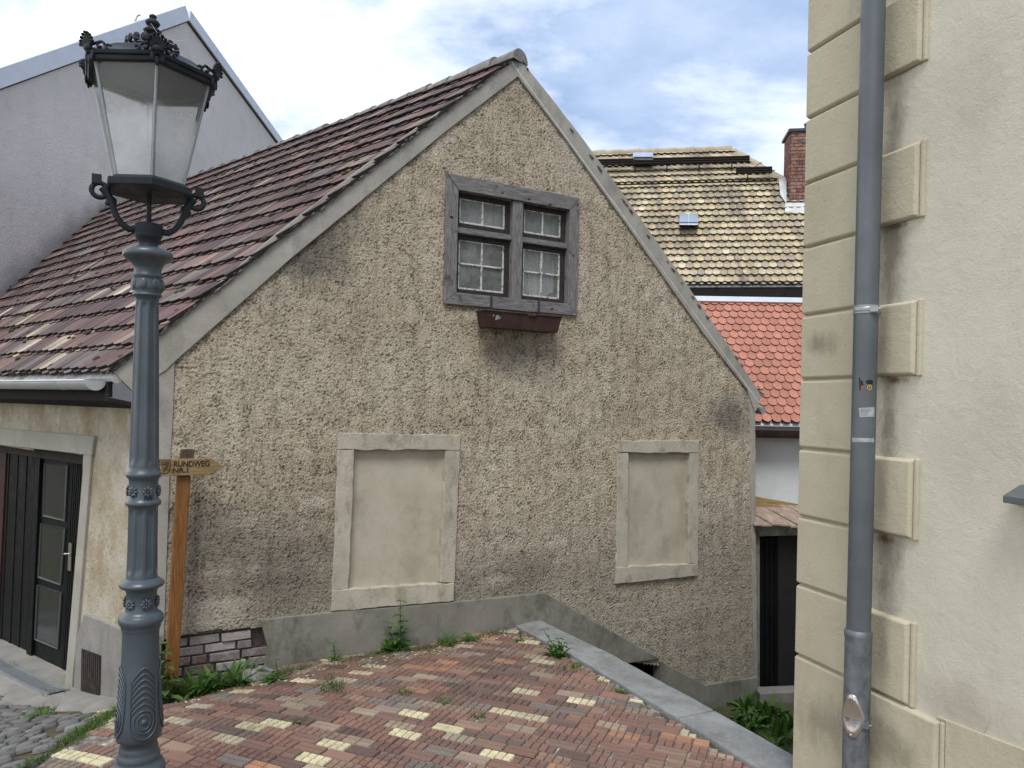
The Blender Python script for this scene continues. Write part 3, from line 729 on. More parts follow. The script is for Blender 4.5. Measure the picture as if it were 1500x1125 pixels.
# ---------------------------------------------------------------- upper window
def upper_window():
    fr = MB(); D = .11; of = .035
    def q(a, b, c, d, off, dep, mb):                            # rectangle in window coordinates (metres from the lower left)
        mb.prism([GW(u0+a, v0+c, off), GW(u0+b, v0+c, off), GW(u0+b, v0+d, off), GW(u0+a, v0+d, off)], -GN*dep)
    Wd, Hd = u1-u0, v1-v0; l, r, t, b = .132, .118, .14, .115
    def poly(mb, pts, off, dep): mb.prism([GW(u0+a, v0+c, off) for a, c in pts], -GN*dep)
    # mitred boards: bottom carries the window object, then the three others
    m1 = MB(); sp = [.0, .49, 1.03]
    poly(m1, [(0, 0), (.49, 0), (.49, b), (l, b)], of, D); poly(m1, [(.508, -.004), (1.03, -.004), (1.03, b), (.508, b)], of+.004, D); poly(m1, [(1.048, 0), (Wd, 0), (Wd-r, b), (1.048, b)], of, D)
    win = m1.build('window', M['oldwood_h'], HS, bevel=.005)
    m1 = MB(); poly(m1, [(0, Hd), (l, Hd-t), (Wd-r, Hd-t), (Wd, Hd)], of, D); m1.build('frame_board', M['oldwood_h'], win, bevel=.005)
    m1 = MB(); poly(m1, [(0, .003), (l-.003, b), (l-.003, Hd-t), (0, Hd-.003)], of-.003, D); m1.build('frame_board', M['oldwood_v'], win, bevel=.005)
    m1 = MB(); poly(m1, [(Wd, .003), (Wd, Hd-.003), (Wd-r+.003, Hd-t), (Wd-r+.003, b)], of-.003, D); m1.build('frame_board', M['oldwood_v'], win, bevel=.005)
    m1 = MB(); q(.735, .85, b-.06, Hd-t-.002, .018, .1, m1); m1.build('mullion', M['oldwood_v'], win, bevel=.006)
    # knots and nail heads
    for a, c in ((.06, .82), (.6, 1.13), (.9, 1.12), (1.15, 1.1), (1.45, .62), (.7, .06), (1.2, .05)):
        m1 = MB(); s_ = random.uniform(.008, .016); m1.ell(GW(u0+a, v0+c, of), GV*s_*1.3, ZV*s_*.8, GN*.002, 8, 4); m1.build('knot', M['sash'], win)
    lt = Hd-t-(Hd-t-b)*.385                                      # transom level
    for (a0, a1) in ((l, .735), (.85, Wd-r)):
        m1 = MB(); q(a0, a1, lt-.022, lt+.022, .0, .08, m1); q(a0, a1, lt+.022, lt+.036, -.01, .06, m1); m1.build('transom', M['oldwood_h'], win, bevel=.006)
        m1 = MB()
        for (c0, c1) in ((b, lt-.024), (lt+.038, Hd-t)):
            f = .048; rc = -.045
            m1.prism([GW(u0+a0, v0+c0, rc), GW(u0+a0+f, v0+c0, rc), GW(u0+a0+f, v0+c1, rc), GW(u0+a0, v0+c1, rc)], -GN*.05)
            m1.prism([GW(u0+a1-f*1.2, v0+c0, rc), GW(u0+a1, v0+c0, rc), GW(u0+a1, v0+c1, rc), GW(u0+a1-f*1.2, v0+c1, rc)], -GN*.05)
            q(a0+f, a1-f*1.2, c0, c0+.05, rc-.002, .05, m1); q(a0+f, a1-f*1.2, c1-.05, c1, rc-.002, .05, m1)
        m1.build('sash', M['sash'], win, bevel=.004)
        pu = MB()
        for (c0, c1, nr) in ((b, lt-.024, 2), (lt+.038, Hd-t, 1)):
            x0, x1, y0, y1 = a0+.048, a1-.058, c0+.05, c1-.05; w = .013; rc = -.052
            for (xa, xb, ya, yb) in ((x0, x0+w, y0, y1), (x1-w, x1, y0, y1), (x0, x1, y0, y0+w*1.3), (x0, x1, y1-w*.7, y1)): q(xa, xb, ya, yb, rc+random.uniform(0, .003), .02, pu)
            xm = (x0+x1)/2+random.uniform(-.004, .004); q(xm-.008, xm+.008, y0, y1, rc+.004, .024, pu)
            if nr == 2: ym = (y0+y1)/2+.01; q(x0, x1, ym-.008, ym+.008, rc+.006, .024, pu)
            gl = MB(); ti = random.uniform(-.006, .006)
            gl.add([GW(u0+x0, v0+y0, -.064+ti), GW(u0+x1, v0+y0, -.064-ti), GW(u0+x1, v0+y1, -.064), GW(u0+x0, v0+y1, -.064+ti)], [(0, 1, 2, 3)]); gl.build('glass_pane', M['glass'], win)
        pu.build('glazing_bar', M['putty'], win, bevel=.002)
        # net curtains
        x0, x1 = a0+.02, a1-.02; cm = MB(); n = 60
        def sheetc(fx0, fx1, y_top, y_bot, amp, depth, tilt=0.):
            vs = []; fs = []
            for k in range(n+1):
                f = k/n; x = fx0+(fx1-fx0)*f; wv = amp*math.sin(f*34+1.3*math.sin(f*9)); yb = y_bot(f)
                for j in range(7):
                    g = j/6; y = y_top+(yb-y_top)*g; xx = x+tilt*g*g*(1-f)
                    vs.append(GW(u0+xx, v0+y, depth+wv*(1-.3*g)))
            for k in range(n):
                for j in range(6): fs.append((k*7+j, (k+1)*7+j, (k+1)*7+j+1, k*7+j+1))
            cm.add(vs, fs, True)
        top = Hd-t-.01
        sheetc(x0, x1, top, lambda f: lt-.11+.022*math.sin(f*30), .012, -.16)
        if a0 < .5: sheetc(x0, x0+.5, lt-.05, lambda f: b+.06+f*f*.5+.0, .02, -.2, -.02)
        else:
            sheetc(x0, x0+.3, lt-.05, lambda f: b+.0, .02, -.2, .0); sheetc(x0+.2, x1, lt-.05, lambda f: b+.0+.15*(f), .02, -.215, 0)
        cm.build('curtain', M['curtain'], win)
    rm = MB(); rm.prism([GW(u0+.05, v0+.05, -.085), GW(u1-.05, v0+.05, -.085), GW(u1-.05, v1-.05, -.085), GW(u0+.05, v1-.05, -.085)], -GN*.9)
    rm.f = rm.f[1:]; rm.c = rm.c[1:]; rm.m = rm.m[1:]; rm.s = rm.s[1:]; rm.build('room', M['black'], win)
    return win
upper_window()
# ---------------------------------------------------------------- roof
# apex on the gable plane, ridge runs along LV
AP = GP(757, 84); EV = GP(160, 549); rv = nrm(EV-AP); RNV = nrm(np.cross(rv, LV))
if RNV[2] < 0: RNV = -RNV
def RF(x, y): return hit(x, y, AP, RNV)
ridge_end = RF(193, 279)
gline = [RF(149, 311), RF(56, 392), RF(0, 437)]
gd = gline[0]-gline[2]; gd[2] = 0; gd = nrm(gd)                # direction of the grey house wall, away from the camera
GHp = gline[1].copy(); GHn = A(gd[1], -gd[0], 0)               # its plane
Le = float((EV-AP) @ ZV)
# eave line: through EV along LV, to the grey wall
def along(P, d, p, n): return P+d*(((p-P) @ n)/(d @ n))
EVL = along(EV, LV, GHp, GHn); RDL = along(AP, LV, GHp, GHn)
ov = GN*.05
pal = [((.085, .056, .053), 26), ((.115, .074, .066), 20), ((.14, .085, .072), 12), ((.135, .118, .108), 14), ((.065, .047, .046), 14), ((.21, .16, .125), 7), ((.175, .10, .082), 5)]
pc = [c for c, w in pal]; pw = [w for c, w in pal]
def oldcol(rg, i, r, k):
    c = rg.choices(pc, pw)[0]
    if r < 5 and i > 4 and rg.random() < .08: c = (.36, .31, .235)
    return tuple(np.array(c)*1.2*rg.uniform(.82, 1.2)+A(.008, .003, .007))
m = MB(); clay_tiles(m, EV+ov, EVL, AP+ov, RDL, RNV, 17, .175, oldcol, 2, .03, .019, .012, 3, 1.45, (.022, .019, .018))
m.prism([EV-RNV*.03, EVL-RNV*.03, RDL-RNV*.03, AP-RNV*.03], -RNV*.06)
roof = m.build('roof', M['tile_old'], HS)
ms = MB()
for k in range(150):
    s_ = random.random()**1.3; t_ = random.random()*.92; P = EV*(1-s_)*(1-t_)+EVL*s_*(1-t_)+AP*(1-s_)*t_+RDL*s_*t_+RNV*.05; q = random.uniform(.012, .035)
    ms.ell(P, LV*q*random.uniform(.8, 1.6), rv*q, RNV*q*.6, 8, 5)
mo = ms.build('moss', M['moss'], roof); mo['kind'] = 'stuff'
# right-hand slope
EV2 = GP(1116, 581); rv2 = nrm(EV2-AP); RN2 = nrm(np.cross(rv2, LV)); RN2 = RN2 if RN2[2] > 0 else -RN2
m = MB()
ov2 = GN*-.004-RN2*.018; clay_tiles(m, EV2+LV*7+ov2, EV2+ov2, AP+LV*7-RN2*.018, AP+ov2, RN2, 18, .18, oldcol, 2, .03, .019, .014, 5, 1.45, (.022, .019, .018))
m.prism([EV2-RN2*.05, EV2+LV*7-RN2*.05, AP+LV*7-RN2*.05, AP-RN2*.05], -RN2*.06)
m.build('roof', M['tile_old'], HS)
# ridge tiles
rg_ = MB(); total = np.linalg.norm(RDL-AP); x = -.05; k = 0; sd_ = np.cross(LV, ZV)
while x < total-.1:
    L = .36; vs = []; fs = []; n = 10; dz = random.uniform(-.012, .012); sg = -.05*math.sin(math.pi*x/total)
    for e, (xx, rr) in enumerate(((x, .115), (x+.02, .112), (x+L, .095))):
        for j in range(n+1):
            a = math.pi*(j/n)*1.06-.1; vs.append(AP+LV*xx+sd_*math.cos(a)*rr+ZV*(math.sin(a)*rr*1.0-.045+dz+sg))
    for e in range(2):
        for j in range(n): fs.append((e*(n+1)+j, e*(n+1)+j+1, (e+1)*(n+1)+j+1, (e+1)*(n+1)+j))
    rg_.add(vs, fs, True)
    rg_.add([v for v in vs[:n+1]], [tuple(range(n+1))], False)
    x += L-.05; k += 1
rg_.build('ridge', M['ridge'], HS)
# mortar fillet under the verge tiles, irregular
vm = MB()
for k in range(130):
    f = random.random(); P = AP*(1-f)+EV*f+GN*.035+RNV*random.uniform(-.0, .025)
    q = random.uniform(.01, .024); vm.ell(P, rv*q*2.2, RNV*q*.7, GN*q*.6, 7, 4)
for k in range(24):
    f = random.random(); P = AP*(1-f)+EV2*f+GN*.035+RN2*random.uniform(-.0, .02)
    q = random.uniform(.01, .022); vm.ell(P, rv2*q*2.2, RN2*q*.7, GN*q*.6, 7, 4)
vm.build('verge_mortar', M['ridge'], HS)['kind'] = 'stuff'
# soffit, gutter at the left eave
sf = MB(); e0 = EV-ZV*.05-LN*.02; e1 = EVL-ZV*.05-LN*.02
b0 = LW(-.02, 2.13, .0); b1 = LW(6.5, 2.13, .0)
d0 = e0+LV*.06
sf.prism([d0, e1, e1-ZV*.14, d0-ZV*.12], -LN*.03); sf.prism([d0-ZV*.12, e1-ZV*.14, b1, b0], -ZV*.03)
sf.build('soffit', M['soffit'], HS)
gt = MB(); n = 12; g0 = LP(149, 559, .40)                       # open half-round gutter end
gdir = LV-ZV*.004; gr_ = .072
E0 = EV+LN*.055-ZV*.045+LV*.11
vs = []; fs = []
Lg = 5.6
for xx, in ((0,), (Lg,)):
    for rr in (gr_, gr_-.006):
        for j in range(n+1):
            a = math.pi*j/n; vs.append(E0+LV*xx-LN*math.cos(a)*rr-ZV*math.sin(a)*rr)
k = n+1
for j in range(n):
    fs += [(j, j+1, 2*k+j+1, 2*k+j), (k+j+1, k+j, 3*k+j, 3*k+j+1)]
fs += [(0, k, 3*k, 2*k), (n, 2*k+n, 3*k+n, k+n)]
gt.add(vs, fs, True)
gt.tube([E0+LN*gr_, E0+LN*gr_+LV*Lg], .009, 8)
gut = gt.build('gutter', M['zinc'], HS)
gc = MB(); vs = [E0-LV*.004-LN*math.cos(math.pi*j/n)*gr_*1.06-ZV*math.sin(math.pi*j/n)*gr_*1.06 for j in range(n+1)]; gc.prism(vs, LV*.012); gc.build('end_cap', M['zinc'], gut)
for xx in (.62, 2.6):
    gj = MB(); gj.prism([E0+LV*xx-LN*math.cos(math.pi*j/n)*gr_*1.05-ZV*math.sin(math.pi*j/n)*gr_*1.05 for j in range(n+1)], LV*.035); gj.build('gutter_joint', M['zinc'], gut)
# gutter stub at the right eave
P = GP(1113, 601, -.05); gs = MB(); vs = []
gs.tube([P+GN*.05, P+LV*.0+GN*.05-GN*.9], .045, 12); gs.build('gutter', M['zincdull'], HS)
# ---------------------------------------------------------------- side door
lin = MB(); lin.prism([LP(-60, 622, .03), LP(137.5, 639, .03), LP(134, 667, .03), LP(-60, 645, .03)], -LN*.25); ds = lin.build('door_surround', M['lintel'], HS, bevel=.006)
jb = MB(); jb.prism([LP(123, 665, .026), LP(133.5, 667, .026), LP(112, 930, .026), LP(103, 1024, .026), LP(93, 1024, .026)], -LN*.25); jb.build('jamb', M['lintel'], ds, bevel=.006)
RC_ = -.16
def lrect(mb, pts, off, dep, col=None): mb.prism([LP(x, y, off) for x, y in pts], -LN*dep, col)
door = MB(); lrect(door, [(57, 660), (106, 664), (90, 992), (42, 962)], RC_, .03)
lrect(door, [(52, 655), (59, 657), (45, 965), (38, 960)], RC_+.03, .05)
dr = door.build('door', M['doorpaint'], HS, bevel=.004)
def panel(pts):
    f = MB(); c = np.mean(pts, axis=0)
    o_ = [tuple(c+(np.array(p)-c)*np.array([1.14, 1.06])) for p in pts]
    for k in range(4):
        f.prism([LP(*o_[k], RC_+.014), LP(*o_[(k+1) % 4], RC_+.014), LP(*pts[(k+1) % 4], RC_+.006), LP(*pts[k], RC_+.006)], -LN*.012)
    f.build('glazing_bead', M['doorbead'], dr)
    g = MB(); g.add([LP(x, y, RC_+.004) for x, y in pts], [(0, 1, 2, 3)]); g.build('glass_pane', M['doorpane'], dr)
M['doorbead'] = simple('worn_dark_bead', (.03, .034, .036), (.05, .055, .057), 20, .5, .1)
def dpane():
    t = Mt('dark_reflecting_glass', .12, .6); t.col(t.ramp(t.noise(5, 4, .6), [(.3, (.012, .016, .016)), (.7, (.022, .027, .026))])); t.bump(t.noise(3, 2, .5), .05, .02); return t.m
M['doorpane'] = dpane()
panel([(66, 681), (96.5, 683), (92.8, 761), (64, 754)]); panel([(60.6, 769), (92.8, 776), (86.8, 855), (57, 844)]); panel([(55.4, 859), (87.3, 870), (82.4, 948.7), (52, 935)])
hd = MB(); lrect(hd, [(100.5, 795), (104.8, 796), (103.2, 837), (99, 835)], RC_+.02, .01)
hd.tube([LP(102.3, 811, RC_+.02), LP(102.3, 811, RC_+.065), LP(94.5, 811.5, RC_+.065)], .009, 8); hd.build('handle', M['steel'], dr)
rib = MB(); lrect(rib, [(106, 664), (126, 668), (110, 1003), (90, 992)], RC_-.005, .03)
for k in range(7):
    f = k/6; xa = 106+f*17; xb = 90.5+f*17
    lrect(rib, [(xa, 668), (xa+1.5, 668), (xb+1.5, 996+f*5), (xb, 993+f*5)], RC_+.006, .012)
rib.build('side_panel', M['doorpaint'], HS)
lf = MB(); lrect(lf, [(8, 650), (52, 655), (38, 960), (-6, 938)], RC_-.01, .03)
for k in range(3):
    xa = 12+k*13; lrect(lf, [(xa, 655), (xa+2, 655), (xa-11, 945+k*5), (xa-13, 944+k*5)], RC_-.002, .01)
lf.build('door_leaf', M['doorpaint'], HS, bevel=.002)
lf = MB(); lrect(lf, [(-60, 640), (9.5, 650), (-5, 938), (-70, 905)], RC_+.01, .03); lf.build('door_board', M['redboard'], HS, bevel=.003)
hb = MB(); lrect(hb, [(-60, 632), (124, 657), (124, 681), (-60, 654)], RC_+.045, .06); hb.build('door_head', M['sash'], HS, bevel=.004)
dk = MB(); dk.prism([LW(1.1, 1.8, -.25), LW(4.8, 1.8, -.25), LW(4.8, -1.2, -.25), LW(1.1, -1.2, -.25)], -LN*.05); dk.build('door_backing', M['black'], HS)
# side plinth and vent
sp = MB(); sp.prism([LP(123, 900, .02), LP(150, 910, .02), LP(176, 922, .02), LP(218, 935, .02), LP(218, 1060, .02), LP(104, 1060, .02), LP(112, 930, .02)], -LN*.1); sp.build('plinth', M['concrete'], HS, bevel=.006)
vg = MB(); lrect(vg, [(119.4, 950), (146, 960), (144, 1024), (118, 1014)], .024, .02); vgo = vg.build('vent_grille', M['black'], HS)
vg = MB()
for k in range(9):
    f = (k+.3)/9; xa = 119.4+26.4*f; lrect(vg, [(xa, 951+10*f), (xa+1.7, 951.5+10*f), (xa+.3, 1014+10*f), (xa-1.4, 1013.5+10*f)], .036, .014)
vg.build('slat', M['rust'], vgo)
# step in front of the side door, with its grating (top-level)
rw = MB(); c1 = GW(6.66, 0, -.03); rw.prism([c1-ZV*1.4, c1+LV*6.5-ZV*1.4, c1+LV*6.5+ZV*2.1, c1+ZV*2.1], -GV*.2); rw.build('rear_wall', M['side'], HS)

# ------------------------------------------------------------------ threshold and drain grating
th = MB()
tp = [LP(112, 1018, -.12), LP(-60, 925, -.12), LP(-60, 990, .0), LP(112, 1018, .0)]
n = 26; vs = []; fs = []
for i in range(n+1):
    a = .2+4.6*i/n
    for j, o_ in enumerate(((-.2, .12, .34, .52+.06*math.sin(a*5)) if a > 1.1 else (-.1, .08, .18, .30+.06*math.sin(a*9)))):
        P = LW(a, 0, o_); vs.append((P[0], P[1], float(gz(P[0], P[1]))+((.03 if j < 3 else -.03) if i > 0 else -.06)))
for i in range(n):
    for j in range(3): fs.append((i*4+j, (i+1)*4+j, (i+1)*4+j+1, i*4+j+1))
th.add(vs, fs, True); tag(th.build('pavement', M['concrete']), kind='structure')
base = LW(2.6, 0, .17); gzb = float(gz(base[0], base[1]))
dg = empty('drain_grating', (base[0], base[1], gzb+.03), 0, 'long narrow grey steel drain grating in the ground before the black door', 'drain')
fr_ = MB(); ba = MB()
def gpnt(a, o_, dz):
    P = LW(a, 0, o_); return A(P[0], P[1], float(gz(P[0], P[1]))+.042+dz)
N_ = 100
for (oa, ob) in ((.095, .112), (.232, .25)):
    for i in range(12):
        a0 = 1.24+3.2*i/12; a1 = 1.24+3.2*(i+1)/12
        fr_.prism([gpnt(a0, oa, .008), gpnt(a1, oa, .008), gpnt(a1, ob, .008), gpnt(a0, ob, .008)], -ZV*.02)
fr_.build('frame', M['zincdull'], dg)
for i in range(150):
    a = 1.25+3.18*i/150; ba.prism([gpnt(a, .112, .004), gpnt(a+.012, .112, .004), gpnt(a+.012, .232, .004), gpnt(a, .232, .004)], -ZV*.012)
ba.build('grating_bars', M['zincdull'], dg)
fl = MB()
for i in range(24):
    a0, a1 = 1.24+3.2*i/24, 1.24+3.2*(i+1)/24
    fl.prism([gpnt(a0, .1, -.001), gpnt(a1, .1, -.001), gpnt(a1, .245, -.001), gpnt(a0, .245, -.001)], -ZV*.003)
fl.build('channel', M['greydark'], dg)

# ------------------------------------------------------------------ grey house behind
gho = GHp-gd*2; gho[2] = -.8
GH = empty('grey_house', gho, math.atan2(gd[1], gd[0]), 'tall house with bare grey rendered gable and pale metal verge behind the tiled roof', 'house')
def HP(x, y, off=0.): return hit(x, y, GHp+GHn*off, GHn)
def dn(P, z): return A(P[0], P[1], z)
_tg = GWT  # dark band along the roof junction: grime plus painted contact shade
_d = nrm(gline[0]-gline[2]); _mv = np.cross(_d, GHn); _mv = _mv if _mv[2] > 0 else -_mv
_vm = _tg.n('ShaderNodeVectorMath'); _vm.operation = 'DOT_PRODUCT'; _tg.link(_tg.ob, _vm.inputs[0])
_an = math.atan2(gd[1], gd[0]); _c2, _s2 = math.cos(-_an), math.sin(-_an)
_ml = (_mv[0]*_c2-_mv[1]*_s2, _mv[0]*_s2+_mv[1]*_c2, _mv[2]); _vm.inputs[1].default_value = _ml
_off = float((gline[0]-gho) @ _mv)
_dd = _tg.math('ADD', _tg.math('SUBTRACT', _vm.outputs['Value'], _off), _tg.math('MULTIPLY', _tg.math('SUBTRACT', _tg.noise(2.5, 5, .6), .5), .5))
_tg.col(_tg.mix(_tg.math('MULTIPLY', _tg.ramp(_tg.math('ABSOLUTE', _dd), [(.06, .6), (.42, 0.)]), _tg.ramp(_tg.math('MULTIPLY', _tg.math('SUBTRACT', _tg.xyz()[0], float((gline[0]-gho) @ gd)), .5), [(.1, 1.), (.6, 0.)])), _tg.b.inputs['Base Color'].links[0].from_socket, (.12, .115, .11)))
ga, gl_, gr2 = HP(273, 30), HP(0, 128), HP(408, 213)
dl = nrm(gl_-ga); drr = nrm(gr2-ga)
gL = ga+dl*7.0; gR = ga+drr*6.0
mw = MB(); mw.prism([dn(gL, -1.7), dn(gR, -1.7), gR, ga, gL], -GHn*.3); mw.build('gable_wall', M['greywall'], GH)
for P in (gR,):
    mm = MB(); mm.prism([dn(P, -1.7)-gd*.02, P-gd*.02, P-gd*.02+A(-.55, .83, 0)*8, dn(P, -1.7)-gd*.02+A(-.55, .83, 0)*8], -gd*.25); mm.build('side_wall', M['greywall'], GH)
for a_, d_, L_, w_, up in ((ga, dl, 7.2, .24, 1), (ga, drr, 6.2, .20, -1)):
    pn = nrm(np.cross(d_, GHn)); pn = pn if pn[2] > 0 else -pn
    mm = MB(); mm.prism([a_+GHn*.07, a_+d_*L_+GHn*.07, a_+d_*L_+pn*w_+GHn*.07, a_+pn*w_*1.0+ZV*.05+GHn*.07], -GHn*.12); mm.build('verge_flashing', M['zinc_pale'], GH)
    mm = MB(); mm.prism([a_+GHn*.03-pn*.03, a_+d_*L_+GHn*.03-pn*.03, a_+d_*L_+GHn*.03+pn*.01, a_+GHn*.03+pn*.01], -GHn*.06); mm.build('verge_shadow_board', M['brownboard'], GH)
    mm = MB(); q0 = a_-GHn*.05; bdv = nrm(A(-.55, .83, 0))*8; mm.prism([q0, q0+d_*L_, q0+d_*L_+bdv, q0+bdv], pn*.10); mm.build('roof', M['greydark'], GH)
hk = HP(198, 37); mm = MB(); mm.tube([hk, hk+ZV*.1, hk+ZV*.2+gd*.05, hk+ZV*.27+gd*.14], .02, 6); mm.build('hook', M['zincdull'], GH)

# ------------------------------------------------------------------ yellow tiled house
ye = nrm(A(math.cos(R(9)), -math.sin(R(9)), 0)); yb = A(-ye[1], ye[0], 0)
pe = at(1170, 418, 14.6); upd = nrm(yb*math.cos(R(55))+ZV*math.sin(R(55))); yn = nrm(np.cross(ye, upd))
if yn[2] < 0: yn = -yn
def YP(x, y, off=0.): return hit(x, y, pe+yn*off, yn)
r0, r1 = YP(874, 225), YP(1070, 219)
Lr = float((r1-pe) @ upd)
yo = pe-ye*3; yo[2] = -1.3
YH = empty('yellow_roofed_house', yo, 0, 'house with big steep yellow clay tile roof, brick chimney and two sheet hatches', 'house')
ypal = [((.50, .43, .29), 30), ((.56, .49, .35), 24), ((.46, .40, .28), 16), ((.40, .35, .27), 10), ((.58, .53, .42), 10), ((.36, .33, .28), 6)]
yc = [c for c, w in ypal]; yw = [w for c, w in ypal]
def ycol(rg, i, r, k):
    c = np.array(rg.choices(yc, yw)[0])*rg.uniform(.9, 1.1)*A(1.06, 1.0, .9)
    return tuple(c)
# left far end hidden behind the cottage; right end: half-hip from r1 down to the right
xl = -9.0; xr = 4.5
eL, eR = pe+ye*xl, pe+ye*xr
rh = float((r1-pe) @ ye)
hip_b = YP(1150, 266); hb_s = float((hip_b-pe) @ ye); hb_t = float((hip_b-pe) @ upd)
m = MB()
t1 = hb_t
nr1 = 16; 
clay_tiles(m, eL, eR, eL+upd*t1, eR+upd*t1, yn, nr1, .15, ycol, 2, .045, .036, .008, 11, 1.45, (.035, .028, .024))
clay_tiles(m, eL+upd*t1, pe+ye*hb_s+upd*t1, eL+upd*Lr, pe+ye*rh+upd*Lr, yn, max(2, round(nr1*(Lr-t1)/t1)), .15, ycol, 2, .045, .036, .008, 12, 1.45, (.035, .028, .024))
m.prism([p-yn*.04 for p in (eL, eR, eR+upd*t1, pe+ye*hb_s+upd*t1, pe+ye*rh+upd*Lr, eL+upd*Lr)], -yn*.08)
yroof = m.build('roof', M['tile_yellow'], YH)
def ridge_run(P0, P1, rad, L, mat, parent, up=ZV):
    d = nrm(P1-P0); T = np.linalg.norm(P1-P0); sdv = nrm(np.cross(d, up)); u2 = np.cross(sdv, d); mm = MB(); x = 0
    while x < T-L*.5:
        vs = []; fs = []; n = 8
        for xx, rr in ((x, rad*1.15), (x+.02, rad*1.1), (x+L+.04, rad*.9)):
            for j in range(n+1):
                a = math.pi*j/n*1.2-.3; vs.append(P0+d*xx+sdv*math.cos(a)*rr+u2*(math.sin(a)*rr-rad*.3))
        for e in range(2):
            for j in range(n): fs.append((e*(n+1)+j, e*(n+1)+j+1, (e+1)*(n+1)+j+1, (e+1)*(n+1)+j))
        mm.add(vs, fs, True); mm.add(vs[:n+1], [tuple(range(n+1))], False); x += L
    return mm.build('ridge', mat, parent)
RT = pe+ye*rh+upd*Lr
ridge_run(RT+ye*.02, pe+ye*xl+upd*Lr, .11, .42, M['ridgey'], yroof)
ridge_run(hip_b, RT, .11, .38, M['ridgey'], yroof)
# hip slope, rear slope and walls close the body
back = RT+yb*2*0; hw = MB()
ridge_b = Lr*math.cos(R(55)); depth2 = ridge_b*2
hw.prism([pe+ye*xl+upd*Lr-yn*.06, RT-yn*.06, eR+yb*depth2, eL+yb*depth2], -ZV*.08)
hw.prism([RT-yn*.06, hip_b-yn*.06, hip_b+yb*(depth2-2*hb_t*math.cos(R(55)))], -ZV*.06)
hw.build('roof', M['ridgey'], YH)
wl_ = MB(); wl_.prism([dn(eL+yb*.3, -1.7), dn(eR+yb*.3, -1.7), eR+yb*.3-ZV*.1, eL+yb*.3-ZV*.1], yb*.3)
ew = eR-ye*.3+yb*.3
wl_.prism([dn(ew, -1.7), dn(ew+yb*(depth2-.6), -1.7), ew+yb*(depth2-.6), ew+yb*(depth2/2)+ZV*(t1*.8), ew], -ye*.25); wl_.build('wall', M['white'], YH)
ev_ = MB(); ev_.prism([eL-ZV*.02-yn*.02, eR-ZV*.02-yn*.02, eR-ZV*.36-yn*.02, eL-ZV*.36-yn*.02], yb*.05); ev_.build('eaves_board', M['soffit'], YH)
# chimney on the roof
cb = YP(1179, 300); cc = cb+yb*.3
cm = MB(); wX, wY = ye*.32, yb*.32; zt = float(at(1166, 193, cb[1])[2])
def chim_brick():
    z = cb[2]-.7; row = 0
    while z < zt-.02:
        for side in range(4):
            a0, a1, nn = ((cc-wX-wY, cc+wX-wY, -yb), (cc+wX-wY, cc+wX+wY, ye), (cc+wX+wY, cc-wX+wY, yb), (cc-wX+wY, cc-wX-wY, -ye))[side]
            d = nrm(a1-a0); T = np.linalg.norm(a1-a0); x = -.12 if row % 2 else 0.
            while x < T:
                x0, x1 = max(x, 0)+.005, min(x+.25, T)-.005
                if x1-x0 > .04:
                    c = np.array(random.choice([(.23, .095, .06), (.19, .075, .05), (.27, .13, .09), (.15, .07, .055)]))*random.uniform(.85, 1.15)
                    p = a0+d*x0; q = a0+d*x1
                    cm.prism([dn(p, z), dn(q, z), dn(q, z+.063), dn(p, z+.063)], -nn*.03 if False else nn*.012, tuple(c))
                x += .25
        z += .075; row += 1
chim_brick()
ch = cm.build('chimney', M['brick'], yroof)
mm = MB(); mm.prism([dn(cc-wX-wY, cb[2]-.7), dn(cc+wX-wY, cb[2]-.7), dn(cc+wX+wY, cb[2]-.7), dn(cc-wX+wY, cb[2]-.7)], ZV*(zt-cb[2]+.7)); mm.build('chimney_core', M['mortar'], yroof)
mm = MB(); k_ = 1.18; mm.prism([dn(cc-wX*k_-wY*k_, zt), dn(cc+wX*k_-wY*k_, zt), dn(cc+wX*k_+wY*k_, zt), dn(cc-wX*k_+wY*k_, zt)], ZV*.06)
ct = dn(cc+ye*.05, 0); mm.lathe([(.2, zt+.06), (.19, zt+.10), (.13, zt+.15), (.05, zt+.18), (.03, zt+.2), (.03, zt+.25), (.045, zt+.28), (.0, zt+.31)], lambda z: ct, 20); mm.build('chimney_cap', M['greydark'], yroof)
mm = MB(); f0 = cb-yn*.0; mm.prism([YP(1150, 297, .09), YP(1185, 297, .09), YP(1185, 313, .06), YP(1150, 313, .06)], -yn*.05); mm.prism([YP(1141, 262, .12), YP(1152, 262, .12), YP(1152, 298, .1), YP(1143, 285, .1)], -yn*.03); mm.build('chimney_flashing', M['zincdull'], yroof)
for (x0, x1, y0, y1) in ((927, 957, 223, 233), (995, 1023, 313, 329)):
    hm = MB(); h_ = .14
    hm.prism([YP(x0, y0, .10), YP(x1, y0, .10), YP(x1, y1, .30), YP(x0, y1, .30)], -yn*.02)
    ht = hm.build('roof_hatch', M['sky_reflect'], yroof, bevel=.01)
    hm = MB(); hm.prism([YP(x0+1, y1+4, .02), YP(x1-1, y1+4, .02), YP(x1-1, y1-1, .27), YP(x0+1, y1-1, .27)], upd*.06); hm.prism([YP(x0, y0, .09), YP(x0, y1, .28), YP(x0, y1+4, .0)], ye*.02); hm.prism([YP(x1, y0, .09), YP(x1, y1, .28), YP(x1, y1+4, .0)], -ye*.02); hm.build('hatch_frame', M['soffit'], ht)
    hm = MB(); xm = (x0+x1)/2; hm.prism([YP(xm-.5, y0, .105), YP(xm+.5, y0, .105), YP(xm+.5, y1, .307), YP(xm-.5, y1, .307)], -yn*.006); hm.build('seam', M['zinc'], ht)
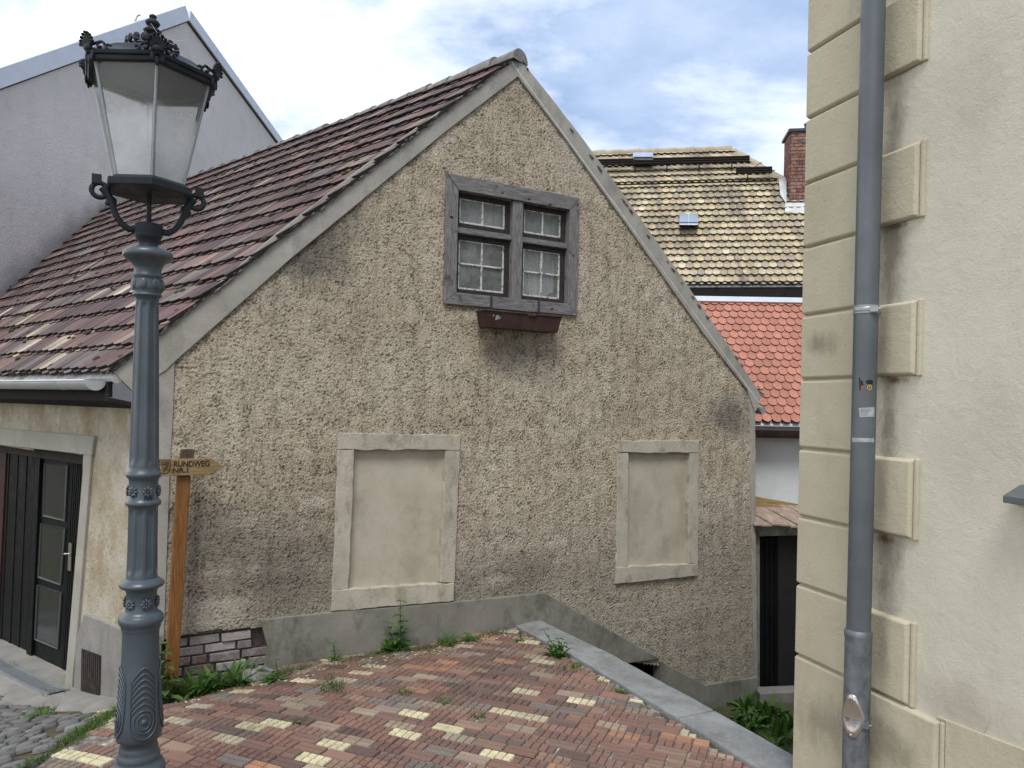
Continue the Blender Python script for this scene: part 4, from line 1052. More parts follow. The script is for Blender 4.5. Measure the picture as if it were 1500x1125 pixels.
for (x0, x1, y0, y1, hh) in ((868, 1098, 241, 236, 9), (1078, 1131, 253, 252, 7)):
    sg = MB(); P0, P1 = YP(x0, y0, .22), YP(x1, y1, .22)
    for dz in (0, .05, .1): sg.tube([P0+ZV*dz, P1+ZV*dz], .028, 6)
    sg.prism([P0-ZV*.02, P1-ZV*.02, P1+ZV*.12, P0+ZV*.12], yb*.015)
    T = np.linalg.norm(P1-P0); x = .25
    while x < T:
        Q = P0+nrm(P1-P0)*x; sg.prism([Q+ZV*.05, Q+ZV*.05+ye*.025, Q+ye*.025-upd*.16-yn*.2, Q-upd*.16-yn*.2], yb*.02); x += .72
    sg.build('snow_guard', M['soffit'], yroof)

# ------------------------------------------------------------------ red roofed outbuilding
xe = nrm(A(1, -.03, 0)); xb = A(-xe[1], xe[0], 0)
re_ = at(1140, 621, 9.75); upr = nrm(xb*math.cos(R(50))+ZV*math.sin(R(50))); rn_ = nrm(np.cross(xe, upr)); rn_ = rn_ if rn_[2] > 0 else -rn_
def OP(x, y, off=0.): return hit(x, y, re_+rn_*off, rn_)
Lred = float((OP(1140, 441)-re_) @ upr)
oo = re_-xe*.2; oo[2] = -1.3
OB = empty('red_roofed_outbuilding', oo, 0, 'white outbuilding with bright red scalloped tile roof beyond the narrow yard', 'outbuilding')
m = MB()
def redcol(rg, i, r, k): return tuple(np.array((.49, .205, .14))*rg.uniform(.8, 1.12))
a0, a1 = re_-xe*2.6, re_+xe*2.6
clay_tiles(m, a0, a1, a0+upr*Lred, a1+upr*Lred, rn_, 17, .126, redcol, 1, .06, .03, .004, 21, 1.9, (.05, .018, .014))
m.prism([p-rn_*.03 for p in (a0, a1, a1+upr*Lred, a0+upr*Lred)], -rn_*.06); ro = m.build('roof', M['tile_red'], OB)
mm = MB(); mm.prism([a0+upr*(Lred-.09)+rn_*.06, a1+upr*(Lred-.09)+rn_*.06, a1+upr*(Lred+.02)+rn_*.06, a0+upr*(Lred+.02)+rn_*.06], -rn_*.06); mm.build('ridge_flashing', M['zinc'], ro)
mm = MB(); wp = re_+xb*.28; mm.prism([dn(wp-xe*2.5, -1.7), dn(wp+xe*2.5, -1.7), wp+xe*2.5+ZV*.2, wp-xe*2.5+ZV*.2], xb*.3)
tp_ = a1+upr*Lred; mm.prism([dn(wp+xe*2.5, -1.7), dn(wp+xe*2.5+xb*1.3, -1.7), wp+xe*2.5+xb*1.25+ZV*1.75, wp+xe*2.5+ZV*.2], -xe*.2)
mm.prism([dn(wp-xe*2.5+xb*1.25, -1.7), dn(wp+xe*2.5+xb*1.25, -1.7), wp+xe*2.5+xb*1.25+ZV*1.75, wp-xe*2.5+xb*1.25+ZV*1.75], xb*.1); mm.build('wall', M['white'], OB)
mm = MB(); gp0 = re_-xb*.06-ZV*.03; n = 10; vs = []; fs = []
for xx in (-2.6, 2.6):
    for j in range(n+1): a = math.pi*j/n; vs.append(gp0+xe*xx-xb*math.cos(a)*.055-ZV*math.sin(a)*.055)
for j in range(n): fs.append((j, j+1, n+1+j+1, n+1+j))
mm.add(vs, fs, True); mm.tube([gp0-xe*2.6-xb*.055, gp0+xe*2.6-xb*.055], .01, 6); mm.build('gutter', M['zincdull'], OB)
mm = MB(); fp = re_+xb*.06-ZV*.06; mm.prism([fp-xe*2.55, fp+xe*2.55, fp+xe*2.55-ZV*.13, fp-xe*2.55-ZV*.13], xb*.22); mm.build('fascia', M['brownboard'], OB)

# ------------------------------------------------------------------ yard gateway with canopy
gy = 9.12
gb = at(1136, 1015, gy); gb[2] = -1.3
YG = empty('yard_gateway', gb, 0, 'dark yard doorway under a small plank canopy between cottage and quoined house', 'gateway')
def KP(x, y, Y=gy): return at(x, y, Y)
mm = MB(); mm.prism([KP(1106, 768), KP(1215, 768), KP(1215, 783), KP(1106, 786)], FV*.2); mm.build('lintel', M['plinth'], YG, bevel=.006)
mm = MB(); mm.prism([KP(1106, 786), KP(1113, 786), KP(1113, 1022), KP(1106, 1022)], FV*.2); mm.prism([KP(1190, 784), KP(1215, 784), KP(1215, 1022), KP(1190, 1022)], FV*.2); mm.build('jamb', M['plinth'], YG, bevel=.004)
mm = MB(); mm.prism([KP(1112, 780, gy+.12), KP(1141, 780, gy+.12), KP(1141, 1014, gy+.12), KP(1112, 1014, gy+.12)], FV*.04)
for k in range(4): x = 1113+k*7.2; mm.prism([KP(x, 790, gy+.1), KP(x+6, 790, gy+.1), KP(x+6, 1010, gy+.1), KP(x, 1010, gy+.1)], FV*.03)
mm.build('door', M['doorpaint'], YG)
mm = MB(); mm.prism([KP(1140, 780, gy+.08), KP(1192, 780, gy+.08), KP(1192, 1014, gy+.08), KP(1140, 1014, gy+.08)], FV*.05); mm.build('door_board', M['black'], YG)
mm = MB(); mm.prism([KP(1106, 1012), KP(1215, 1010), KP(1215, 1045), KP(1106, 1045)], FV*.4); mm.prism([KP(1113, 1016, gy-.22), KP(1215, 1012, gy-.22), KP(1215, 1060, gy-.22), KP(1113, 1060, gy-.22)], FV*.215); mm.build('step', M['concrete'], YG, bevel=.01)
cp = MB(); x = 2.98
while x < 4.3:
    w = random.uniform(.085, .12); f0 = A(x, 8.95+random.uniform(-.015, .015), 2.2-1.395+.012*math.sin(x*40)); b0_ = A(x-.22, 9.72, 2.2-1.245)
    g = random.uniform(.85, 1.1); cp.prism([f0, f0+A(w-.006, 0, 0), b0_+A(w-.006, 0, 0), b0_], ZV*-.022, (g, g, g)); x += w
cp.build('canopy', M['plank'], YG, bevel=.002)
mm = MB(); mm.prism([KP(1104, 727, 9.7), KP(1215, 747, 9.7), KP(1215, 757, 9.7), KP(1104, 737, 9.7)], FV*.05); mm.prism([KP(1104, 736, 9.6), KP(1215, 752, 9.6), KP(1215, 760, 9.6), KP(1104, 743, 9.6)], FV*.04); mm.build('beam', M['plankyellow'], YG)

# ------------------------------------------------------------------ quoined house on the right
qo = RC.copy(); qo[2] = -.1
def _qloc(P):
    d = P-qo; a = math.atan2(RD[1], RD[0]); c_, s_ = math.cos(-a), math.sin(-a); return (d[0]*c_-d[1]*s_, d[0]*s_+d[1]*c_, d[2])
def soil_shade_wall(t, marks):
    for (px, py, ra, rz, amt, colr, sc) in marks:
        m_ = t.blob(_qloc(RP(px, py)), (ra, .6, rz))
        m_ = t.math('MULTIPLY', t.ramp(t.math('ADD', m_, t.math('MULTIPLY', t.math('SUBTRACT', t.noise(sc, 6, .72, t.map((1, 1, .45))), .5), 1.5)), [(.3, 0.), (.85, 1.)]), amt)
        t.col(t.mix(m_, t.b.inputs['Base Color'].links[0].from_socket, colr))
grime_shade = (.15, .13, .10); rustc = (.12, .06, .04)  # pipe-side bands mix wall dirt with the downpipe's painted soft shadow
soil_shade_wall(M['cream'], [(1302, 330, .17, 1.5, .75, grime_shade, 6), (1297, 800, .16, 1.2, .75, grime_shade, 6),
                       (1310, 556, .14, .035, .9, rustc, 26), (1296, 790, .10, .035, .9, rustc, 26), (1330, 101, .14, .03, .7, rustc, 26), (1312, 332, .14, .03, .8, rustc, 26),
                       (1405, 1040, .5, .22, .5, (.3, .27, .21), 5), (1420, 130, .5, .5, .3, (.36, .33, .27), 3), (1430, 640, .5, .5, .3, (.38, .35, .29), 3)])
soil_shade_wall(M['quoin_t'], [(1205, 505, .2, .12, .6, grime_shade, 8), (1300, 500, .09, .3, .45, grime_shade, 8), (1300, 720, .07, .3, .4, grime_shade, 8), (1215, 1060, .5, .3, .5, grime_shade, 9), (1300, 940, .09, .4, .5, grime_shade, 8), (1200, 300, .4, .4, .3, (.3, .26, .18), 4), (1310, 1090, .3, .2, .5, grime_shade, 9)])
QH = empty('quoined_house', qo, math.atan2(RD[1], RD[0]), 'cream plastered house with ochre corner quoins right of the lane', 'house')
zt = 6.2
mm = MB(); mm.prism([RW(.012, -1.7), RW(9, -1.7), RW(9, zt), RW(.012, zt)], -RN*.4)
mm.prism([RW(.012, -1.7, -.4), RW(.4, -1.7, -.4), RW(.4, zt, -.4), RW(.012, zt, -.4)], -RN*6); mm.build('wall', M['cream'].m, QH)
# quoins: measured joints along the corner
jy = [-120, -20, 78, 175, 270, 364, 463, 556.5, 657, 756, 855, 958, 1300]
def zat(y): return 2.2+(601-y)/F_*4.25
La = RUV(RP(1336, 600, .03))[0]; Sa = RUV(RP(1272, 600, .03))[0]; Ba = RUV(RP(1372, 1060, .03))[0]
for k in range(len(jy)-1):
    z1, z0 = zat(jy[k])-.004, zat(jy[k+1])+.004
    long_ = k % 2 == 0
    L = La if long_ else Sa
    if k == len(jy)-2: L = Ba
    m1 = MB(); e = .02
    fr0 = [RW(.0, z0, .012), RW(L, z0, .012), RW(L, z1, .012), RW(.0, z1, .012)]
    fr1 = [RW(.0, z0+.011, .03), RW(L-.012, z0+.011, .03), RW(L-.012, z1-.011, .03), RW(.0, z1-.011, .03)]
    ring0 = [RW(.0, z0, -.3), RW(L, z0, -.02), RW(L, z1, -.02), RW(.0, z1, -.3)]
    vs = ring0+fr0+fr1
    fs = [(8, 9, 10, 11)]+[(4+i, 4+(i+1) % 4, 8+(i+1) % 4, 8+i) for i in range(4)]+[(i, (i+1) % 4, 4+(i+1) % 4, 4+i) for i in range(4)]
    m1.add(vs, fs)
    if long_ or k == len(jy)-2:                                  # raised edge bead on the free end
        m1.prism([RW(L+.004, z0-.004, .018), RW(L+.026, z0-.004, .018), RW(L+.026, z1+.004, .018), RW(L+.004, z1+.004, .018)], -RN*.03)
    m1.build('quoin', M['quoin_t'].m, QH, bevel=.006)
# recessed backing of the quoin strip
m1 = MB(); m1.prism([RW(.008, -1.7, .006), RW(Sa-.01, -1.7, .006), RW(Sa-.01, zt, .006), RW(.008, zt, .006)], -RN*.2); m1.build('quoin_backing', M['quoin_t'].m, QH)
pa, pz = RUV(RP(1374, 1049)); pa2, pz2 = RUV(RP(1500, 1097)); pzm = (pz+pz2)/2
m1 = MB(); m1.prism([RW(Ba+.03, -1.7, .012), RW(9, -1.7, .012), RW(9, pz2, .012), RW(pa2, pz2, .012), RW(pa, pz, .012), RW(Ba+.03, pz, .012)], -RN*.03); m1.build('plinth', M['quoin_t'].m, QH, bevel=.003)
# window sill just entering at the right edge
s0 = RP(1476, 726, .08); sa, sz = RUV(s0)
m1 = MB(); m1.prism([RW(sa, sz, .1), RW(sa+1.3, sz, .1), RW(sa+1.3, sz+.045, .0), RW(sa, sz+.045, .0)], -ZV*.016); m1.prism([RW(sa, sz+.002, .106), RW(sa+1.3, sz+.002, .106), RW(sa+1.3, sz-.028, .106), RW(sa, sz-.028, .106)], -RN*.008)
m1.prism([RW(sa, sz, .1), RW(sa, sz+.045, 0), RW(sa, sz-.02, 0), RW(sa, sz-.026, .1)], RD*.006)
sill = m1.build('window_sill', M['pipe'], QH, bevel=.003)
m1 = MB(); m1.prism([RW(sa+.018, sz-.012, .085), RW(sa+.035, sz-.034, .08), RW(sa+.065, sz-.05, .06), RW(sa+.068, sz-.05, .045), RW(sa+.068, sz-.098, .045), RW(sa+.09, sz-.115, .03), RW(sa+.09, sz-.115, -.02), RW(sa+.018, sz-.012, -.02)], -RD*1.1)
m1.build('sill_moulding', M['cream'].m, sill, bevel=.004)
w0, w1, wz = sa+.2, sa+1.1, sz+.046
m1 = MB()
for (a0, a1, z0, z1) in ((w0, w0+.07, wz, wz+1.5), (w1-.07, w1, wz, wz+1.5), (w0+.07, w1-.07, wz+1.43, wz+1.5), (w0+.07, w1-.07, wz, wz+.07), ((w0+w1)/2-.04, (w0+w1)/2+.04, wz+.07, wz+1.43)):
    m1.prism([RW(a0, z0, .012), RW(a1, z0, .012), RW(a1, z1, .012), RW(a0, z1, .012)], -RN*.05)
wf = m1.build('window', M['white'], QH, bevel=.004)
m1 = MB(); m1.add([RW(w0+.05, wz+.05, .004), RW(w1-.05, wz+.05, .004), RW(w1-.05, wz+1.45, .004), RW(w0+.05, wz+1.45, .004)], [(0, 1, 2, 3)]); m1.build('glass_pane', M['doorpane'], wf)
# downpipe
DP0, DP1 = RP(1279.5, 0, .12), RP(1257.5, 925, .12)
dv = nrm(DP1-DP0); pr = .057
m1 = MB(); m1.tube([DP0-dv*2.2, DP1], pr, 28); dp = m1.build('downpipe', M['pipe'], QH)
m1 = MB(); E2 = DP1+dv*1.2; r2 = pr*1.09
m1.tube([DP1-dv*.012, DP1, DP1+dv*.018, DP1+dv*.03, DP1+dv*.05, DP1+dv*.08, E2], [pr*1.02, r2*1.06, r2*1.07, r2*1.02, r2, r2*1.01, r2], 28); m1.build('pipe_shoe', M['leadpipe'], dp)
def on_pipe(y, da, rr):                                         # point of the pipe surface at picture height y, angle da from the viewer
    f = (y-0)/925; P = DP0+(DP1-DP0)*f; tv = A(-P[0], -P[1], 0); tv = nrm(tv); sv = np.cross(ZV, tv)
    return P+(tv*math.cos(da)+sv*math.sin(da))*rr, nrm(tv*math.cos(da)+sv*math.sin(da))
def clamp(P, rr, mat):
    m1 = MB(); m1.tube([P-dv*.016, P-dv*.014, P+dv*.014, P+dv*.016], [rr*1.0, rr*1.05, rr*1.05, rr*1.0], 28)
    m1.tube([P-dv*.022, P-dv*.016], [rr*1.06, rr*1.06], 28); m1.tube([P+dv*.012, P+dv*.018], [rr*1.06, rr*1.06], 28)
    tv = nrm(A(-P[0], -P[1], 0)); sv = np.cross(ZV, tv); Q = P-sv*rr*1.0+tv*.02 if False else P+RD*-.0+(-np.cross(ZV, RN))*0
    Q = P+(nrm(A(P[1], -P[0], 0)))*rr*.62+tv*rr*.88
    m1.box(Q, nrm(A(P[1], -P[0], 0))*.018, tv*.012, ZV*.014); m1.tube([Q-ZV*.0-nrm(A(P[1], -P[0], 0))*.03, Q+nrm(A(P[1], -P[0], 0))*.03], .007, 8)
    m1.tube([P-RN*rr*.8, P-RN*.12], .008, 6); m1.build('pipe_clamp', mat, dp)
clamp(DP0+(DP1-DP0)*(454/925), pr, M['zincdull']); clamp(DP1+dv*.44, r2, M['leadpipe']); 
P = DP0+(DP1-DP0)*(200/925)
# inspection plate with raised pear-shaped rim
m1 = MB(); C_, nn_ = on_pipe(1044, .12, r2+.004); 
prf = [(0, .075), (.016, .07), (.026, .05), (.036, .028), (.05, .0), (.045, -.03), (.03, -.05), (.018, -.07), (0, -.078), (-.018, -.07), (-.03, -.05), (-.045, -.03), (-.05, 0), (-.036, .028), (-.026, .05), (-.016, .07)]
Cc = DP0+(DP1-DP0)*(1044/925); tv = nrm(A(-Cc[0], -Cc[1], 0)); sv = nrm(A(-tv[1], tv[0], 0)); ph0 = -.35
def pp(x, z, r): a = ph0+x/r2; return Cc+(tv*math.cos(a)+sv*math.sin(a))*r+ZV*z
prf = [(x*1.25, z*1.45) for x, z in prf]; k_ = len(prf); inn = [(x*.68, z*.62) for x, z in prf]
vs = [pp(x, z, r2+.001) for x, z in prf]+[pp(x*.96, z*.97, r2+.008) for x, z in prf]+[pp(x*1.12, z*1.1, r2+.007) for x, z in inn]+[pp(x, z, r2+.004) for x, z in inn]+[pp(0, 0, r2+.004)]
fs = []
for a in range(3): fs += [(a*k_+i, a*k_+(i+1) % k_, (a+1)*k_+(i+1) % k_, (a+1)*k_+i) for i in range(k_)]
fs += [(3*k_+i, 3*k_+(i+1) % k_, 4*k_) for i in range(k_)]
m1.add(vs, fs, True)
for z in (.088, -.094): m1.ell(pp(0, z, r2+.008), sv*.008, ZV*.008, tv*.004, 8, 4)
m1.build('inspection_plate', M['steel'], dp)
def sticker(mat, y, shape, name='sticker', dr=.0012):
    m1 = MB(); P = DP0+(DP1-DP0)*(y/925); tv = nrm(A(-P[0], -P[1], 0)); sv = nrm(A(-tv[1], tv[0], 0))
    for poly in shape:
        # subdivide along the width so the sheet follows the pipe
        xs = [p[0] for p in poly]; n = 10
        vs = []; fs = []
        x0, x1 = min(xs), max(xs)
        for i in range(n+1):
            x = x0+(x1-x0)*i/n; ys = []
            for a in range(len(poly)):
                (ax, ay), (bx, by) = poly[a], poly[(a+1) % len(poly)]
                if min(ax, bx)-1e-9 <= x <= max(ax, bx)+1e-9:
                    if abs(bx-ax) < 1e-9: ys += [ay, by]
                    else: ys.append(ay+(by-ay)*(x-ax)/(bx-ax))
            a_ = -x/pr; q = P+(tv*math.cos(a_)+sv*math.sin(a_))*(pr+dr)
            vs += [q+ZV*min(ys), q+ZV*max(ys)]
        fs = [(2*i, 2*i+2, 2*i+3, 2*i+1) for i in range(n)]
        m1.add(vs, fs, True)
    return m1.build(name, mat, dp)
circ = lambda cx, cz, rx, rz, n=12: [(cx+rx*math.cos(2*math.pi*i/n), cz+rz*math.sin(2*math.pi*i/n)) for i in range(n)]
sticker(M['sticker_dark'], 563, [circ(-.024, .012, .019, .012), [(.004, -.004), (.016, -.006), (.016, .022), (.006, .016)], [(.016, -.03), (.021, -.03), (.026, .034), (.019, .03)]])
sticker(M['sticker_gold'], 566, [circ(-.024, -.004, .0125, .014)], dr=.0016)
sticker(M['sticker_dark'], 566, [circ(-.023, -.004, .007, .008), [(-.04, .004), (-.034, .004), (-.034, .009), (-.04, .009)]], dr=.0022)
sticker(M['sticker_gold'], 566, [circ(-.022, -.004, .0028, .005)], dr=.0027)
sticker(M['sticker_red'], 567, [[(.001, -.012), (.012, -.012), (.012, .006), (.001, .008)]], dr=.0016)
sticker(M['tape'], 603, [[(-.055, -.022), (.02, -.026), (.024, .02), (-.055, .026)]], 'tape')
sticker(M['tape'], 644, [[(-.056, -.008), (.056, -.01), (.056, .012), (-.056, .012)]], 'tape')

# ------------------------------------------------------------------ street lamp
LYd = 3.6; la0 = at(203, 1110, LYd); la1 = at(222, 110, LYd)
def lax(z):
    f = (z-la0[2])/(la1[2]-la0[2]); return (la0[0]+(la1[0]-la0[0])*f, LYd)
def lz(y): return 2.2+((592-(212-750)*-.0209*-1)-y)*LYd/F_ if False else 2.2+(581.-y)*LYd/F_
px_ = LYd/F_; prx = px_*.91                                  # the lamp stands off axis, which widens it in the picture
lg = gz(*lax(0)); lampo = lax(float(lg))
SL = empty('street_lamp', (lampo[0], lampo[1], float(lg)), 0, 'ornate blue grey cast iron street lamp with hexagonal dusty glass lantern', 'street lamp')
def lpart(name, prof, mat=None, n=48, rfun=None, parent=None):
    mm = MB(); mm.lathe([(r*prx, lz(y)) for y, r in prof][::-1], lax, n, rfun); return mm.build(name, mat or M['lampgrey'], parent or SL)
def flute(y0, y1, nf, dep):
    z1, z0 = lz(y0), lz(y1)
    def f(r, z, a):
        e = min((z-z0), (z1-z))/.035; e = 1-max(0., 1-max(e, 0.))**2 if e < 1 else 1.
        c = abs(((a*nf/(2*math.pi)+.25) % 1)-.5)*2               # 0 at flute centre
        w = max(0., 1-(c/.74)**4) if c < .74 else 0.
        return r-dep*w*e
    return f
def dense(pts, step=3.0):
    o_ = []
    for (y0, r0), (y1, r1) in zip(pts, pts[1:]):
        n = max(1, int(abs(y1-y0)/step))
        for i in range(n): o_.append((y0+(y1-y0)*i/n, r0+(r1-r0)*i/n))
    return o_+[pts[-1]]
gzl = float(lg)
zb = 581-(gzl-2.2)/px_
lpart('base', [(1074, 33.5), (1079, 33), (1083, 28), (1086, 26.5), (1091, 27.5), (1095, 29), (1098, 28.5), (1101, 29.5), (1105, 32), (1109, 31.5), (1112, 31), (1116, 35.5), (1121, 38.5), (1127, 40), (1132, 39), (1140, 42), (1160, 48), (1175, 53), (1180, 56), (zb+3, 56)])
lpart('pedestal', [(899, 30), (903, 33), (908, 33.5), (912, 32), (915, 29), (918, 29.5), (921, 28), (925, 27), (940, 27), (990, 28.7), (1030, 31), (1055, 33.3), (1068, 34.2), (1074, 33.5)])
lpart('rosette_band', [(846, 23), (850, 29), (853, 33), (856, 33.5), (859, 31), (862, 25), (866, 22.5), (893, 23.5), (896, 25), (899, 30)])
lpart('shaft', dense([(741, 22.5), (745, 21.5), (790, 21.6), (842, 22.6), (846, 23)]), n=128, rfun=flute(744, 840, 8, .0075))
lpart('rosette_band', [(684, 21.5), (689, 22), (692, 25.5), (695, 26.5), (698, 25.5), (701, 22.5), (704, 21.5), (730, 22), (733, 25), (736, 26.5), (739, 25.8), (741, 22.5)])
lpart('shaft', dense([(436, 18.5), (440, 16.6), (500, 18.2), (600, 20.2), (680, 21.6), (684, 21.5)]), n=128, rfun=flute(443, 681, 8, .0065))
lpart('capital', [(363, 17), (366, 30), (369, 35), (373, 37), (378, 36.5), (381, 33), (386, 25), (392, 21), (400, 19.5), (403, 21.5), (406, 23.5), (408, 20.5), (413, 22), (420, 23.5), (426, 23), (430, 20), (432, 21.5), (434, 22), (436, 18.5)])
lpart('collar', [(329, 20), (331, 21), (342, 21), (344, 20), (346, 20.5), (350, 18.5), (356, 14.5), (360, 14), (363, 17)], M['lampdark'], 32)
# leaf lobes on the capital bulge
mm = MB()
for k in range(8):
    a = 2*math.pi*k/8+.2; z = lz(418); ax = lax(z); d = A(math.cos(a), math.sin(a), 0)
    mm.ell(A(ax[0], ax[1], z)+d*22.6*prx, A(-d[1], d[0], 0)*.017, ZV*.028, d*.008, 10, 6)
mm.build('leaf_relief', M['lampgrey'], SL)
def rosette(y, rad, a, parent, rim=8, size=.027):
    mm = MB(); z = lz(y); ax = lax(z); d = A(math.cos(a), math.sin(a), 0); t_ = A(-d[1], d[0], 0); C_ = A(ax[0], ax[1], z)+d*(rad*prx+.001)
    for k in range(rim):
        b = 2*math.pi*k/rim; v = t_*math.cos(b)+ZV*math.sin(b); w = -t_*math.sin(b)+ZV*math.cos(b)
        mm.ell(C_+v*size*.62+d*.003, v*size*.42, w*size*.27, d*.006, 8, 5)
        mm.tube([C_+v*size*.3+d*.007, C_+v*size*.95+d*.004], .002, 5)
    mm.ell(C_+d*.004, t_*size*.22, ZV*size*.22, d*.007, 10, 5); mm.build('rosette', M['lampgrey'] if rad > 22.2 else M['lampgrey'], parent)
for k in range(6):
    a = R(-47)+k*math.pi/3; rosette(719, 21.8, a, SL); rosette(881, 23, a, SL)
# cast mark below the upper rosette
def text_mesh(s, size, ext):
    cu = bpy.data.curves.new('lettering', 'FONT'); cu.body = s; cu.size = size; cu.extrude = ext; cu.offset = size*.026
    ob = bpy.data.objects.new('lettering', cu); COL.objects.link(ob); bpy.context.view_layer.update()
    me = bpy.data.meshes.new_from_object(ob.evaluated_get(bpy.context.evaluated_depsgraph_get()))
    vs = [tuple(v.co) for v in me.vertices]; fs = [tuple(p.vertices) for p in me.polygons]
    bpy.data.objects.remove(ob); bpy.data.curves.remove(cu); bpy.data.meshes.remove(me); return vs, fs
vs, fs = text_mesh('.1K2.', .026, .002); zz = lz(733); axx = lax(zz); rr = 22*prx; xs = [v[0] for v in vs]; xm = (min(xs)+max(xs))/2
mm = MB(); a0_ = R(-47)
mm.add([(axx[0]+math.cos(a0_+(v[0]-xm)/rr)*(rr+.003+v[2]), axx[1]+math.sin(a0_+(v[0]-xm)/rr)*(rr+.003+v[2]), zz+v[1]+.003) for v in vs], fs); mm.build('cast_mark', M['lampdark'], SL)
# peacock feather relief on the pedestal
for k in range(4):
    mm = MB(); a0_ = R(-52)+k*math.pi/2
    def pr_(y): return np.interp(y, [990, 1030, 1055, 1068], [28.7, 31, 33.3, 34.2])*prx
    def fp_(x, y, o_=.003):
        z = lz(y); ax = lax(z); r_ = pr_(y)+o_; a = a0_+x*px_/pr_(y); return A(ax[0]+math.cos(a)*r_, ax[1]+math.sin(a)*r_, z)
    mm.ell(fp_(0, 1048), (fp_(1, 1048)-fp_(-1, 1048))/2*4.2, ZV*.015, nrm(fp_(0, 1048, .01)-fp_(0, 1048, 0))*.008, 12, 6)
    for rx, ry in ((8, 10.5), (13, 16)):
        mm.tube([fp_(rx*math.cos(t), 1048-ry*math.sin(t)) for t in np.linspace(0, 2*math.pi, 25)], .0034, 6, False)
    mm.tube([fp_(18*math.cos(t), 1050-22*math.sin(t)) for t in np.linspace(-math.pi, 0, 15)], .004, 6)
    for j in range(7):
        yc_ = 1036-j*8.5; w = 18-j*.5
        mm.tube([fp_(s_*w*t, yc_-14*(1-t**1.7)+4*t, .002) for s_ in (-1, 1) for t in (np.linspace(1, 0, 8) if s_ < 0 else np.linspace(.12, 1, 7))], [.0045*(.5+.5*math.sin(math.pi*(q+.5)/15)) for q in range(15)], 6)
    for s_ in (-1, 1): mm.tube([fp_(s_*18, 1050), fp_(s_*17.5, 1020), fp_(s_*16, 990)], [.004, .003, .0015], 6)
    mm.build('feather_relief', M['lampgrey'], SL)
# lantern
zt_, zbm = 2.2+1.525, lz(273); phi0 = R(-59.5)
M['lampglass'] = lamp_glass('dusty_glow_lantern_glass', .5, .8, False, (zbm-float(lg), zt_-float(lg)))
def hexp(r, z, k, da=0.): ax = lax(lz(200)); a = phi0+k*math.pi/3+da; return A(ax[0]+math.cos(a)*r, ax[1]+math.sin(a)*r, z)
Rt, Rb = .292, .165
def hexring(mm, r0a, r0b, z0, r1a, r1b, z1):                    # closed ring: inner/outer radii at two levels
    for k in range(6):
        p = [hexp(r0a, z0, k), hexp(r0b, z0, k), hexp(r1b, z1, k), hexp(r1a, z1, k)]; q = [hexp(r0a, z0, k+1), hexp(r0b, z0, k+1), hexp(r1b, z1, k+1), hexp(r1a, z1, k+1)]
        mm.add(p+q, [(0, 1, 2, 3), (7, 6, 5, 4)]+[(i, i+4, (i+1) % 4+4, (i+1) % 4) for i in range(4)])
mm = MB(); hexring(mm, Rt-.02, Rt+.016, zt_-.004, Rt-.02, Rt+.022, zt_+.018); hexring(mm, Rt-.015, Rt+.028, zt_+.019, Rt-.015, Rt+.034, zt_+.036); lt_ = mm.build('lantern_frame', M['lampdark'], SL, bevel=.004)
mm = MB()
def hexdisc(mm, r, z): mm.add([hexp(r, z, k) for k in range(6)], [(0, 1, 2, 3, 4, 5)])
prof = [(Rt+.03, zt_+.038), (Rt-.03, zt_+.07), (.19, zt_+.12), (.115, zt_+.155), (.11, zt_+.165)]
for (r0, z0), (r1, z1) in zip(prof, prof[1:]):
    for k in range(6): mm.add([hexp(r0, z0, k), hexp(r0, z0, k+1), hexp(r1, z1, k+1), hexp(r1, z1, k)], [(0, 1, 2, 3)])
hexdisc(mm, Rt+.028, zt_+.0375); hexdisc(mm, .11, zt_+.165); lr_ = mm.build('lantern_roof', M['lampdark'], SL)
mm = MB(); axr = lax(lz(200))
for k in range(18):
    a = 2*math.pi*k/18; mm.ell(A(axr[0]+.115*math.cos(a), axr[1]+.115*math.sin(a), zt_+.178), A(-math.sin(a), math.cos(a), 0)*.02, A(math.cos(a), math.sin(a), 0)*.008, ZV*.022, 8, 5)
mm.build('crown_rim', M['lampdark'], lr_)
mm = MB(); z_ = zt_+.16; mm.lathe([(r, z_+(z-z_)*.8) for r, z in [(.10, z_), (.07, z_+.03), (.04, z_+.06), (.028, z_+.085), (.02, z_+.09), (.02, z_+.10), (.036, z_+.108), (.042, z_+.122), (.03, z_+.135), (.016, z_+.14), (.015, z_+.15), (.028, z_+.158), (.034, z_+.172), (.024, z_+.188), (.011, z_+.193), (.012, z_+.2), (.018, z_+.208), (.016, z_+.218), (.004, z_+.228)]], lambda z: axr, 24); mm.build('finial', M['lampdark'], lr_)
